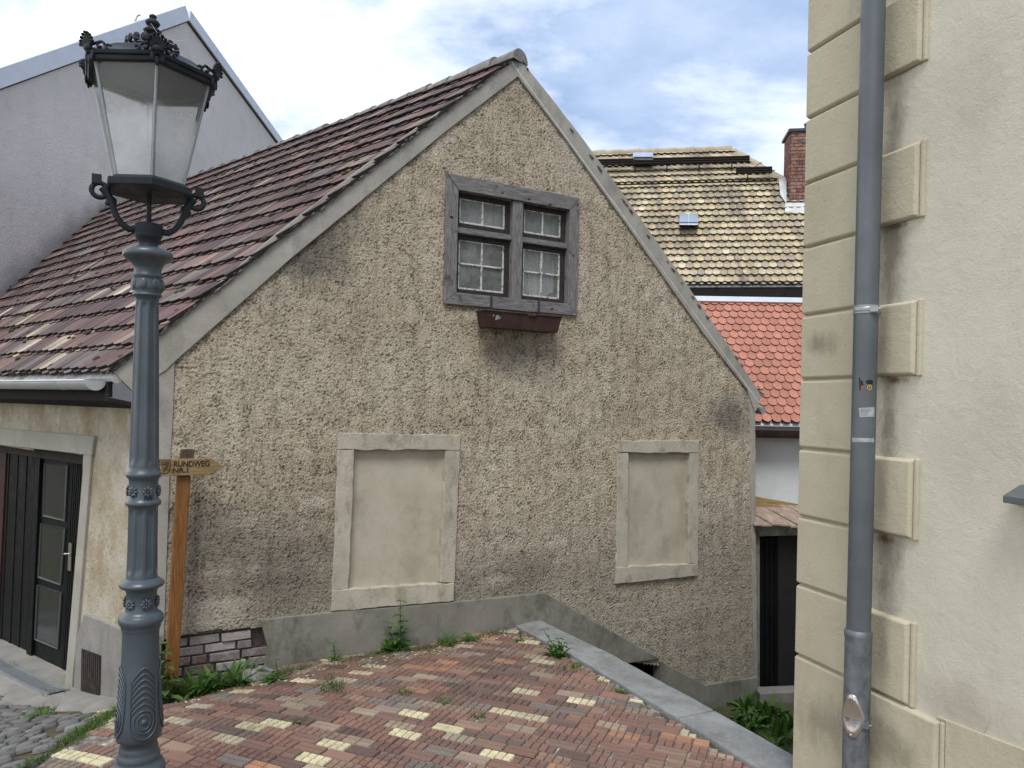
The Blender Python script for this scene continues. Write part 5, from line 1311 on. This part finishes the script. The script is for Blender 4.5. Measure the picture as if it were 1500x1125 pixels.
for k in range(6):                                              # palmettes on the corners
    mm = MB(); a = phi0+k*math.pi/3; d = A(math.cos(a), math.sin(a), 0); t_ = A(-d[1], d[0], 0); C_ = hexp(Rt+.022, zt_+.034, k)
    for j in range(-4, 5):
        b = j*.3; v = t_*math.sin(b)+ZV*math.cos(b)+d*.16*math.cos(b); v = nrm(v); L = .064-.004*abs(j)
        w = np.cross(v, d); mm.ell(C_+ZV*.012+v*L*.55, v*L*.5, w*.0085, d*.008, 7, 5); mm.ell(C_+ZV*.012+v*L*.98+d*.004, v*.007, w*.009, d*.009, 6, 4)
    mm.ell(C_+ZV*.012, t_*.03, d*.014, ZV*.02, 8, 5)
    for s_ in (-1, 1):
        e_ = nrm(hexp(Rt, 0, k+s_)-hexp(Rt, 0, k)); p = []
        for q in range(17):
            b = q/16*3.4*math.pi/2+.2; r_ = .020*(1-q/22); p.append(C_+e_*(.055+r_*math.cos(b))+ZV*(.022+r_*math.sin(b)))
        mm.tube(p, .0065, 6); mm.tube([C_+ZV*.018, C_+e_*.03+ZV*.03, C_+e_*.055+ZV*.036], .007, 6)
        p = []
        for q in range(13):
            b = q/12*3*math.pi/2+.4; r_ = .014*(1-q/18); p.append(C_+e_*(.09+r_*math.cos(b))+ZV*(.014+r_*math.sin(b)))
        mm.tube(p, .006, 6)
    # hanging lappet under each corner
    for j in range(-1, 2): mm.ell(C_-ZV*(.035 if j == 0 else .022)-d*.008+t_*.02*j, t_*.012, ZV*.03, d*.006, 6, 5)
    mm.build('palmette', M['lampdark'], lt_)
mm = MB(); hexring(mm, .0, Rb+.042, zbm-.042, .0, Rb+.045, zbm-.006); hexring(mm, Rb-.02, Rb+.03, zbm-.0055, Rb-.02, Rb+.01, zbm+.012); lb_ = mm.build('lantern_floor', M['lampdark'], SL, bevel=.004)
for k in range(6):
    mm = MB(); g = .008
    p = [hexp(Rb, zbm, k), hexp(Rb, zbm, k+1), hexp(Rt-.012, zt_+.01, k+1), hexp(Rt-.012, zt_+.01, k)]
    e0_, e1_ = nrm(p[1]-p[0])*g, nrm(p[2]-p[3])*g
    q = [p[0]+e0_, p[1]-e0_, p[2]-e1_, p[3]+e1_]; nn_ = nrm(np.cross(q[1]-q[0], q[3]-q[0])); mm.prism(q, nn_*.004); mm.build('glass_pane', M['lampopal'] if k in (2, 3, 4) else M['lampglass'], SL)
    mm = MB(); mm.tube([p[0], p[3]], .0075, 6); mm.build('glazing_bar', M['zincdull'], SL)
mm = MB(); ax = axr; mm.lathe([(.092, zbm+.013), (.09, zbm+.03), (.08, zbm+.09), (.06, zbm+.14), (.035, zbm+.165), (.004, zbm+.17)], lambda z: ax, 24); mm.build('lamp_holder', M['lampgrey'], SL)
# bracket arms with ring scrolls
mm = MB(); zc = lz(334); c0_ = lax(zc); mm.tube([A(c0_[0], c0_[1], zc), A(c0_[0], c0_[1], zbm-.045)], .012, 10); mm.build('centre_rod', M['lampdark'], SL)
for k in range(2):
    a = R(26)+k*math.pi; d = A(math.cos(a), math.sin(a), 0); O = A(c0_[0], c0_[1], 0); mm = MB()
    path = [(.06, lz(338)), (.085, lz(339)), (.115, lz(333)), (.14, lz(322)), (.155, lz(310)), (.168, lz(298)), (.185, lz(290)), (.2, lz(284))]
    mm.tube([O+d*r_+ZV*z for r_, z in path], [.017, .016, .015, .015, .016, .018, .02, .02], 8)
    cr_, cz_ = .212, lz(288); mm.tube([O+d*(cr_+.034*math.cos(t))+ZV*(cz_+.034*math.sin(t)) for t in np.linspace(0, 2*math.pi, 19)], .0125, 8, False)
    mm.ell(O+d*.162+ZV*lz(302), d*.024, A(-d[1], d[0], 0)*.016, ZV*.026, 8, 6); mm.ell(O+d*.178+ZV*lz(305), d*.012, A(-d[1], d[0], 0)*.012, ZV*.014, 8, 5)
    mm.box(O+d*.225+ZV*lz(273), d*.02, A(-d[1], d[0], 0)*.016, ZV*.022); mm.build('bracket_arm', M['lampdark'], SL)
# cobwebs between the arms and on the crown
mm = MB()
def strand(p, q, sag, r=.0007): mm.tube([p*(1-t)+q*t-ZV*sag*4*t*(1-t) for t in np.linspace(0, 1, 6)], r, 3, False)
for k in range(26):
    a, b = random.random()*6.28, random.random()*6.28
    p = A(axr[0]+.03*math.cos(a), axr[1]+.03*math.sin(a), zt_+random.uniform(.2, .3)); q = hexp(random.uniform(.1, .3), zt_+.1+random.random()*.06, random.random()*6)
    strand(p, q, .02)
for k in range(14):
    a = R(26)+random.choice((0, 1))*math.pi; d = A(math.cos(a), math.sin(a), 0); O = A(c0_[0], c0_[1], 0)
    strand(O+d*random.uniform(.1, .2)+ZV*random.uniform(lz(330), lz(290)), O+d*random.uniform(.0, .06)+ZV*random.uniform(lz(350), lz(300)), .03, .0006)
mm.build('cobweb', M['web'], SL)['kind'] = 'stuff'

# ------------------------------------------------------------------ signpost
pb = GP(249, 1022, .17); pt = GP(275, 658, .17)
SP = empty('signpost', (pb[0], pb[1], pb[2]), HRZ, 'leaning orange brown wooden post with arrow shaped RUNDWEG board', 'signpost')
pm = GP(269, 697, .17); pv = nrm(pt-pb); hw_ = GV*.047; hd_ = GN*.042
mm = MB(); mm.prism([pb-hw_-hd_-pv*.12, pb+hw_-hd_-pv*.12, pb+hw_+hd_-pv*.12, pb-hw_+hd_-pv*.12], pm-pb+pv*.12); mm.build('post', M['postwood'], SP, bevel=.006)
mm = MB(); mm.prism([pm-hw_-hd_, pm+hw_-hd_, pm+hw_+hd_, pm-hw_+hd_], pt-pm); mm.build('post_top', M['posttop'], SP, bevel=.008)
bo = .17+.042+.03
bt, bb_ = GUV(GP(311, 671.5, bo))[1], GUV(GP(300, 696, bo))[1]; bl = GUV(GP(222, 684, bo))[0]; bs = GUV(GP(310, 684, bo))[0]; bt2 = GUV(GP(328.5, 684, bo))
mm = MB(); mm.prism([GW(bl, bt, bo), GW(bs, bt, bo), GW(bt2[0], bt2[1], bo), GW(bs-.01, bb_, bo), GW(bl, bb_, bo)], -GN*.03); bd_ = mm.build('sign_board', M['signwood'], SP, bevel=.004)
def board_text(s, xa, xb, ytop, ybot):
    ua, va = GUV(GP(xa, ytop, bo)); ub_, vb_ = GUV(GP(xb, ybot, bo)); vs, fs = text_mesh(s, .1, .002)
    V = np.array(vs); mn, mx = V.min(0), V.max(0); mm = MB()
    mm.add([GW(ua+(p[0]-mn[0])/(mx[0]-mn[0])*(ub_-ua), vb_+(p[1]-mn[1])/(mx[1]-mn[1])*(va-vb_), bo+.001+p[2]*.5) for p in vs], fs); mm.build('lettering', M['carved'], bd_)
board_text('RUNDWEG', 254.5, 307, 675.5, 683.2); board_text('NR.1', 253.5, 275.5, 685.4, 692.2)
sx0, sz1 = GUV(GP(233.2, 673.6, bo)); sx1, sz0 = GUV(GP(249.2, 694, bo)); w_, h_ = sx1-sx0, sz1-sz0; mm = MB()
def sp_(x, y): return GW(sx0+x*w_, sz0+y*h_, bo+.0005)
mm.tube([sp_(0, 1), sp_(1, 1), sp_(1, .55), sp_(.93, .25), sp_(.75, .07), sp_(.5, 0), sp_(.25, .07), sp_(.07, .25), sp_(0, .55), sp_(0, 1)], .0028, 5)
for L in ([(.08, .72), (.92, .72)], [(.2, .72), (.3, .3), (.5, .08)], [(.8, .72), (.68, .4), (.5, .24)], [(.3, .58), (.5, .4), (.72, .58)], [(.45, .45), (.45, .2)], [(.6, .4), (.8, .3)], [(.08, .86), (.2, .86), (.2, .8), (.32, .8), (.32, .9), (.44, .9), (.44, .8), (.56, .8), (.56, .9), (.68, .9), (.68, .8), (.8, .8), (.8, .86), (.92, .86)], [(.34, .65), (.66, .65)]):
    mm.tube([sp_(*p) for p in L], .002, 5)
mm.build('carved_shield', M['carved'], bd_)

# ------------------------------------------------------------------ flower box under the window
f0, f1 = GUV(GP(698, 452, .06)), GUV(GP(812, 464, .06)); uL, uR = f0[0], f1[0]; zt2 = v0+.0; zt2 = GUV(GP(755, 459, .17))[1]; hB = .155
FBo = GW((uL+uR)/2, zt2-hB, .035)
FB = empty('flower_box', FBo, HRZ, 'shallow faded red brown flower box hung under the weathered gable window', 'flower box')
mm = MB()
def bx(u, v, o_): return GW(u, v, o_)
uL += .005; tb = [bx(uL, zt2, .045), bx(uR, zt2, .045), bx(uR, zt2, .20), bx(uL, zt2, .20)]; bt_ = [bx(uL+.03, zt2-hB, .05), bx(uR-.03, zt2-hB, .05), bx(uR-.03, zt2-hB, .175), bx(uL+.03, zt2-hB, .175)]
mm.add(tb+bt_, [(4, 5, 6, 7)]+[(i, (i+1) % 4, 4+(i+1) % 4, 4+i) for i in range(4)])
tin = [bx(uL+.012, zt2, .055), bx(uR-.012, zt2, .055), bx(uR-.012, zt2, .19), bx(uL+.012, zt2, .19)]; lo_ = [p-ZV*.03 for p in tin]
mm.add(tb+tin, [(i, (i+1) % 4, 4+(i+1) % 4, 4+i) for i in range(4)]); mm.add(tin+lo_, [(i, (i+1) % 4, 4+(i+1) % 4, 4+i) for i in range(4)])
mm.build('box', M['box'], FB, bevel=.003)
mm = MB(); mm.tube([tb[0], tb[3], tb[2], tb[1]], .008, 6)
mm.build('rim', M['box'], FB)
mm = MB(); mm.add(lo_, [(0, 1, 2, 3)]); mm.build('soil', M['soil'], FB)
mm = MB()
for k in range(70):
    f = random.random(); P = bx(uL+.02+(uR-uL-.04)*f, zt2-.01, random.uniform(.1, .195)); q = random.uniform(.008, .022)*(1.3 if .4 < f < .7 else .7); mm.ell(P, GV*q*1.5, GN*q, ZV*q*.8, 7, 4)
o_ = mm.build('moss', M['moss'], FB); o_['kind'] = 'stuff'
lb_m = MB()
for (a_, w_, h_, z_) in ((.13, .035, .05, .035), (.165, .02, .03, .045), (.10, .015, .025, .03)):
    def fp2(u, z): f = (z_t-z)/hB; return GW(uL+u, z, .202-(.025)*f+.001)
    z_t = zt2; z1 = zt2-z_; z0 = z1-h_; lb_m.add([fp2(a_, z0), fp2(a_+w_*.9, z0+.008), fp2(a_+w_, z1), fp2(a_+.006, z1-.006)], [(0, 1, 2, 3)])
lb_m.build('torn_label', M['tape'], FB)['kind'] = 'stuff'
for xs_ in (.498, 1.038):
    mm = MB(); u = u0+xs_; mm.prism([GW(u-.009, v0+.125, .05), GW(u+.009, v0+.125, .05), GW(u+.009, zt2-.01, .05), GW(u-.009, zt2-.01, .05)], -GN*.012); mm.build('strap', M['greydark'], FB)

# ------------------------------------------------------------------ low retaining wall with coping slabs
rb0 = KN1-kd*.1
RWo = (KN1+KN2)/2; RWo[2] = -1.3
RT_ = empty('retaining_wall', RWo, 0, 'low retaining wall topped with long grey granite coping slabs beside the brick paving', 'wall')
far1, far2 = KF1, KF2
wN = float((KF1-KN1) @ kn); wF = float((KF2-KN2) @ kn)
T0 = 0.; T1 = float((KN2-KN1) @ kd)
cuts = [0., T1*.33, T1*.78, T1*1.28]
def kp(t, w, z): P = KN1+kd*t+kn*w; return A(P[0], P[1], z)
wid = (abs(wN)+abs(wF))/2
for i in range(3):
    mm = MB(); t0, t1 = cuts[i]+.003, cuts[i+1]-.003
    z0, z1 = [float(gz(*(KN1+kd*t)[:2]))+.022+(.004 if i == 1 else 0) for t in (t0, t1)]
    q0 = kp(t0, 0, z0); q1 = kp(t1, 0, z1); n = 14; near = []; farp = []
    for k in range(n+1):
        f = k/n; p = q0*(1-f)+q1*f; near.append(p+kn*random.uniform(-.004, .004)); farp.append(p+kn*(wid+random.uniform(-.004, .004)))
    if i == 0:
        near[0] = kp(-.02, .0, z0); farp[0] = kp(.36*0-.12, wid, z0)
    mm.prism(near+farp[::-1], -ZV*.13); mm.build('coping_slab', M['kerb'], RT_, bevel=.012)
mm = MB(); mm.prism([kp(.0, .03, float(gz(*KN1[:2]))-.11), kp(T1*1.28, .03, float(gz(*KN2[:2]))-.11), kp(T1*1.28, .03, -1.5), kp(.0, .03, -1.5)], kn*(wid-.06)); mm.build('wall_body', M['plinth'], RT_)

# ------------------------------------------------------------------ rubble stone at the end of the exposed bricks
P = gpt(370, 993); mm = MB(); mm.ell(P+ZV*.02-GN*-.06, GV*.15, GN*.09, ZV*.085, 14, 8)
for i, v in enumerate(mm.v): mm.v[i] = tuple(np.array(v)+RNG.normal(0, .008, 3))
mm.smooth = False; mm.s = [False]*len(mm.s)
tag(mm.build('rubble_stone', M['concrete'], None, (P[0], P[1], P[2]-.03), bevel=.01), 'rough grey rubble stone at the foot of the exposed bricks', 'stone')

cr = MB()
for k in range(160):
    P = gpt(random.choice([random.uniform(250, 300), random.uniform(250, 460), random.uniform(560, 760)]), 0) if False else None
    f = random.random(); x, y = (262+f*30, 1022-f*6) if k < 60 else (262+f*500, 1016-f*90)
    P = gpt(x+random.gauss(0, 8), y+abs(random.gauss(0, 5))); q = random.uniform(.004, .013)
    cr.ell(P+ZV*q*.3, A(q*1.3, 0, 0), A(0, q, 0), ZV*q*.6, 5, 3, )
tag(cr.build('plaster_crumbs', M['infill']), 'small crumbs of fallen plaster scattered along the foot of the gable', 'rubble', None, 'stuff')
# ------------------------------------------------------------------ plants
def gcol(v=1.): 
    c = np.array(random.choice([(.055, .12, .022), (.07, .14, .03), (.045, .10, .02), (.09, .155, .035), (.06, .115, .03)])); return tuple(c*random.uniform(1.05, 1.6)*v)
def leaf(mb, p, d, L, w, droop=.3, col=None, n=4, fold=.25):
    d = nrm(d); side = np.cross(d, ZV); side = nrm(side) if np.linalg.norm(side) > .05 else A(1, 0, 0)
    col = col or gcol(); vs = []; fs = []; q = np.array(p, float); dd = d.copy()
    for i in range(n+1):
        f = i/n; ww = w*(math.sin(math.pi*min(1, f*.92+.08))**.8)*(1 if f < 1 else 0)
        upn = np.cross(side, dd)
        vs += [q-side*ww/2+upn*ww*fold, q.copy(), q+side*ww/2+upn*ww*fold]
        dd = nrm(dd-ZV*droop/n); q = q+dd*L/n
    for i in range(n): fs += [(i*3, i*3+1, i*3+4, i*3+3), (i*3+1, i*3+2, i*3+5, i*3+4)]
    mb.add(vs, fs, True, col)
def blade(mb, p, d, L, w, droop, col):
    d = nrm(d); side = nrm(np.cross(d, A(random.gauss(0, 1), random.gauss(0, 1), .1))); q = np.array(p, float); dd = d; vs = []
    for i in range(4):
        ww = w*(1-i/3.); vs += [q-side*ww/2, q+side*ww/2]; dd = nrm(dd-ZV*droop/3); q = q+dd*L/3
    mb.add(vs, [(0, 1, 3, 2), (2, 3, 5, 4), (4, 5, 7, 6)], True, col)
def rosette_plant(mb, p, n, L, w, el=(.3, 1.1), r=.02):
    for i in range(n):
        a = random.random()*6.283; e = random.uniform(*el); d = A(math.cos(a)*math.cos(e), math.sin(a)*math.cos(e), math.sin(e))
        leaf(mb, p+A(math.cos(a), math.sin(a), 0)*r, d, L*random.uniform(.6, 1.15), w*random.uniform(.7, 1.2), random.uniform(.5, 1.3))
def stem_plant(mb, p, H, n, L, w, lean=(0, 0)):
    top = p+A(lean[0], lean[1], H); pts = [p*(1-t)+top*t+A(.01*math.sin(5*t), 0, 0) for t in np.linspace(0, 1, 6)]
    mb.tube(pts, [.005, .005, .004, .004, .003, .002], 5, col=(.07, .12, .03))
    for i in range(n):
        t = .12+.88*i/max(1, n-1); q = p*(1-t)+top*t; a0 = i*1.57+random.uniform(-.3, .3)
        for s_ in (0, math.pi):
            a = a0+s_; e = random.uniform(.15, .6); leaf(mb, q, A(math.cos(a)*math.cos(e), math.sin(a)*math.cos(e), math.sin(e)), L*random.uniform(.7, 1.1)*(1.1-.5*t), w*(1.1-.4*t), random.uniform(.6, 1.2))
def grass_clump(mb, p, n, L, r, v=1.):
    for i in range(n):
        a = random.random()*6.283; e = random.uniform(.6, 1.45); rr = r*math.sqrt(random.random()); q = p+A(math.cos(a)*rr, math.sin(a)*rr, 0)
        b = random.random()*6.283; blade(mb, q, A(math.cos(b)*math.cos(e), math.sin(b)*math.cos(e), math.sin(e)), L*random.uniform(.5, 1.15), .006, random.uniform(.2, 1.), gcol(v))
def plant(name, px, py, label, cat, fn, P=None, group=None):
    P = gpt(px, py) if P is None else P; mb = MB(); fn(mb, P)
    return tag(mb.build(name, M['leaf'], None, P-ZV*.01), label, cat, group)
def yp(px, py): d = ray(px, py); t = (-1.33-2.2)/d[2]; return EYE+d*t
def f_nettle(mb, P):
    for k in range(5): stem_plant(mb, P+A(random.uniform(-.06, .06), random.uniform(-.04, .04), 0), random.uniform(.25, .46), 7, .12, .055, (random.uniform(-.04, .04), -.02))
    rosette_plant(mb, P, 8, .14, .06)
plant('leafy_weed', 241, 1030, 'leafy nettle-like weed at the foot of the wooden signpost', 'weed', f_nettle)
def f_broad(mb, P):
    for k in range(5):
        Q = P+GV*(-.2+.1*k)+A(0, random.uniform(-.03, .03), 0); Q[2] = float(gz(Q[0], Q[1])); rosette_plant(mb, Q, 24, .23, .04, (.4, 1.35), .03); grass_clump(mb, Q, 70, .24, .1)
plant('weed_clump', 312, 1012, 'big bushy clump of weeds and grass below the exposed bricks', 'weed', f_broad)
def f_rag(mb, P):
    rosette_plant(mb, P, 14, .13, .03, (.3, 1.2)); stem_plant(mb, P, .16, 4, .07, .025)
plant('leafy_weed', 405, 997, 'low spiky weed beside the rubble stone', 'weed', f_rag)
plant('leafy_weed', 489, 968, 'small upright weed against the plinth left of the blocked window', 'weed', lambda mb, P: (stem_plant(mb, P, .15, 5, .06, .025), rosette_plant(mb, P, 6, .07, .025)))
plant('grass_tuft', 486, 1010, 'thin seeding grass tuft out on the brick paving', 'grass tuft', lambda mb, P: (grass_clump(mb, P, 70, .16, .09), [mb.tube([P, P+A(.02*k-.03, 0, .2+.03*k)], .0015, 4, col=(.2, .2, .1)) for k in range(4)]))
def f_tall(mb, P):
    stem_plant(mb, P+A(.04, 0, 0), .44, 7, .11, .05, (.02, .0)); stem_plant(mb, P, .26, 5, .10, .05, (.09, 0)); stem_plant(mb, P, .24, 5, .11, .05, (-.05, 0)); rosette_plant(mb, P, 22, .17, .05, (.2, 1.2), .03); grass_clump(mb, P-ZV*0, 60, .13, .14)
plant('leafy_weed', 577, 953, 'tallest leafy weed growing up the plinth under the left blocked window', 'weed', f_tall)
plant('grass_tuft', 655, 944, 'dense grass tuft at the plinth right of the tallest weed', 'grass tuft', lambda mb, P: (grass_clump(mb, P, 160, .16, .1), rosette_plant(mb, P, 6, .12, .02)))
def f_two(mb, P):
    mb.tube([P, P+ZV*.1], .004, 5, col=(.09, .08, .04))
    for s_ in (-1, 1): leaf(mb, P+ZV*.09, A(.25*s_, -.1, 1), .1, .035, .2)
plant('sprout', 701, 922, 'two-leaved sprout standing at the plinth edge', 'weed', f_two)
plant('leafy_weed', 690, 937, 'low narrow-leaved weed below the two-leaved sprout', 'weed', lambda mb, P: (rosette_plant(mb, P, 16, .11, .022, (.2, 1.), .03), grass_clump(mb, P, 40, .09, .08)))
def f_kerb(mb, P):
    stem_plant(mb, P, .22, 5, .07, .028, (-.12, .03)); stem_plant(mb, P+A(.02, 0, 0), .15, 5, .085, .04, (-.02, 0)); rosette_plant(mb, P, 20, .12, .045, (.2, 1.3), .03); stem_plant(mb, P, .12, 4, .08, .04, (.06, 0))
plant('leafy_weed', 818, 962, 'leafy weed leaning over the tip of the granite coping', 'weed', f_kerb)
plant('grass_tuft', 838, 980, 'small grass tuft in the paving just below the coping weed', 'grass tuft', lambda mb, P: grass_clump(mb, P, 70, .07, .08))
plant('leafy_weed', 762, 940, 'thin seedling between the bricks near the tip of the coping', 'weed', lambda mb, P: (stem_plant(mb, P, .12, 4, .045, .02), rosette_plant(mb, P, 5, .05, .015)))
def f_yard(mb, P):
    for k in range(6): Q = P+A(random.uniform(-.35, .3), random.uniform(-.3, .3), 0); rosette_plant(mb, Q, 12, .22, .055, (.3, 1.3), .03)
    for k in range(5): leaf(mb, P+A(random.uniform(-.08, .08), 0, .02), A(random.uniform(-.3, .3), -.1, 1), .24, .075, .25, (.09, .19, .03))
plant('dandelion_clump', 1090, 1062, 'broad-leaved clump in the lower yard beside the granite coping', 'weed', f_yard, yp(1088, 1050), 'leafy clumps in the lower yard')
plant('dandelion_clump', 1118, 1045, 'upright-leaved clump in the lower yard before the dark doorway', 'weed', f_yard, yp(1117, 1056), 'leafy clumps in the lower yard')
plant('dandelion_clump', 1140, 1075, 'leafy clump in the lower yard against the quoined corner', 'weed', f_yard, yp(1143, 1082), 'leafy clumps in the lower yard')
for (x, y, lb2) in ((8, 985, 'bushy weed on the cobbles at the left edge before the door'), (83, 1022, 'small grass tuft on the cobbles between door and lamp'), (60, 1048, 'flat moss-green tuft among the cobbles left of the lamp')):
    plant('grass_tuft', x, y, lb2, 'grass tuft', lambda mb, P: (grass_clump(mb, P, 80, .1, .12), rosette_plant(mb, P, 8, .09, .025)), None, 'tufts on the cobbled lane')
for (x, y, lb2) in ((652, 1028, 'tiny weed in the open paving, second from the right'), (440, 1057, 'flat little weed in the paving towards the lamp'), (593, 1015, 'low grass patch on the bricks before the tallest weed'), (700, 1048, 'rightmost of the tiny weeds in the open paving')):
    plant('paving_weed', x, y, lb2, 'weed', lambda mb, P: (rosette_plant(mb, P, 6, .045, .016, (.1, .8)), grass_clump(mb, P, 25, .05, .06)), None, 'small weeds in the open brick paving')
# grass and moss seams: one uncountable mass
gm = MB()
def dry(v=1.): return gcol(v) if random.random() > .2 else tuple(np.array((.2, .17, .085))*random.uniform(.6, 1.1))
def seam(pts, n, L, r, v=1.):
    for k in range(n):
        i = random.randrange(len(pts)-1); f = random.random(); x = pts[i][0]*(1-f)+pts[i+1][0]*f; y = pts[i][1]*(1-f)+pts[i+1][1]*f
        x += random.gauss(0, r); y += random.gauss(0, r)
        if math.sin(x*9+y*4)+math.sin(x*23-y*17)+random.random()*1.2 < .1: continue
        z = float(gz(x, y)); a = random.random()*6.283; e = random.uniform(.5, 1.45)
        blade(gm, A(x, y, z-.01), A(math.cos(a)*math.cos(e), math.sin(a)*math.cos(e), math.sin(e)), L*random.uniform(.4, 1.2), .006, random.uniform(.3, 1.2), dry(v))
def gxy(*pts): return [tuple(gpt(x, y)[:2]) for x, y in pts]
seam(gxy((30, 1122), (90, 1090), (130, 1066), (166, 1045)), 2200, .055, .035); seam(gxy((130, 1066), (166, 1045), (200, 1035)), 500, .08, .04)
seam(gxy((258, 1005), (360, 1000), (420, 985), (545, 960), (640, 948), (750, 922)), 3600, .065, .04)
seam(gxy((430, 985), (560, 970), (640, 955)), 500, .05, .07); seam(gxy((860, 990), (905, 1012), (925, 1025)), 420, .055, .018); seam(gxy((860, 985), (1000, 1068)), 160, .035, .012)
seam(gxy((180, 1040), (250, 1028), (270, 1020)), 1100, .09, .05)
for k in range(9500):                                           # cobble joints
    x, y = random.uniform(-6.5, -2.7), random.uniform(3.5, 7.5)
    if side_b(x, y) < .05 or side_l(x, y) < .5: continue
    if math.sin(x*3.1+y*1.7)+math.sin(x*7-y*5.3)+.5*math.sin(x*17+y*13) < .15: continue
    a = random.random()*6.283; e = random.uniform(.4, 1.4); blade(gm, A(x, y, float(gz(x, y))-.015), A(math.cos(a)*math.cos(e), math.sin(a)*math.cos(e), math.sin(e)), .045*random.uniform(.4, 1.2), .006, .8, gcol(.95))
for k in range(1400):
    P = yp(random.uniform(1050, 1165), random.uniform(1055, 1115)); a = random.random()*6.283; e = random.uniform(.5, 1.45)
    blade(gm, P, A(math.cos(a)*math.cos(e), math.sin(a)*math.cos(e), math.sin(e)), .12*random.uniform(.4, 1.2), .007, .7, gcol())
tag(gm.build('grass', M['leaf']), 'short grass growing along the walls, in the cobble joints and in the yard', 'grass', None, 'stuff')
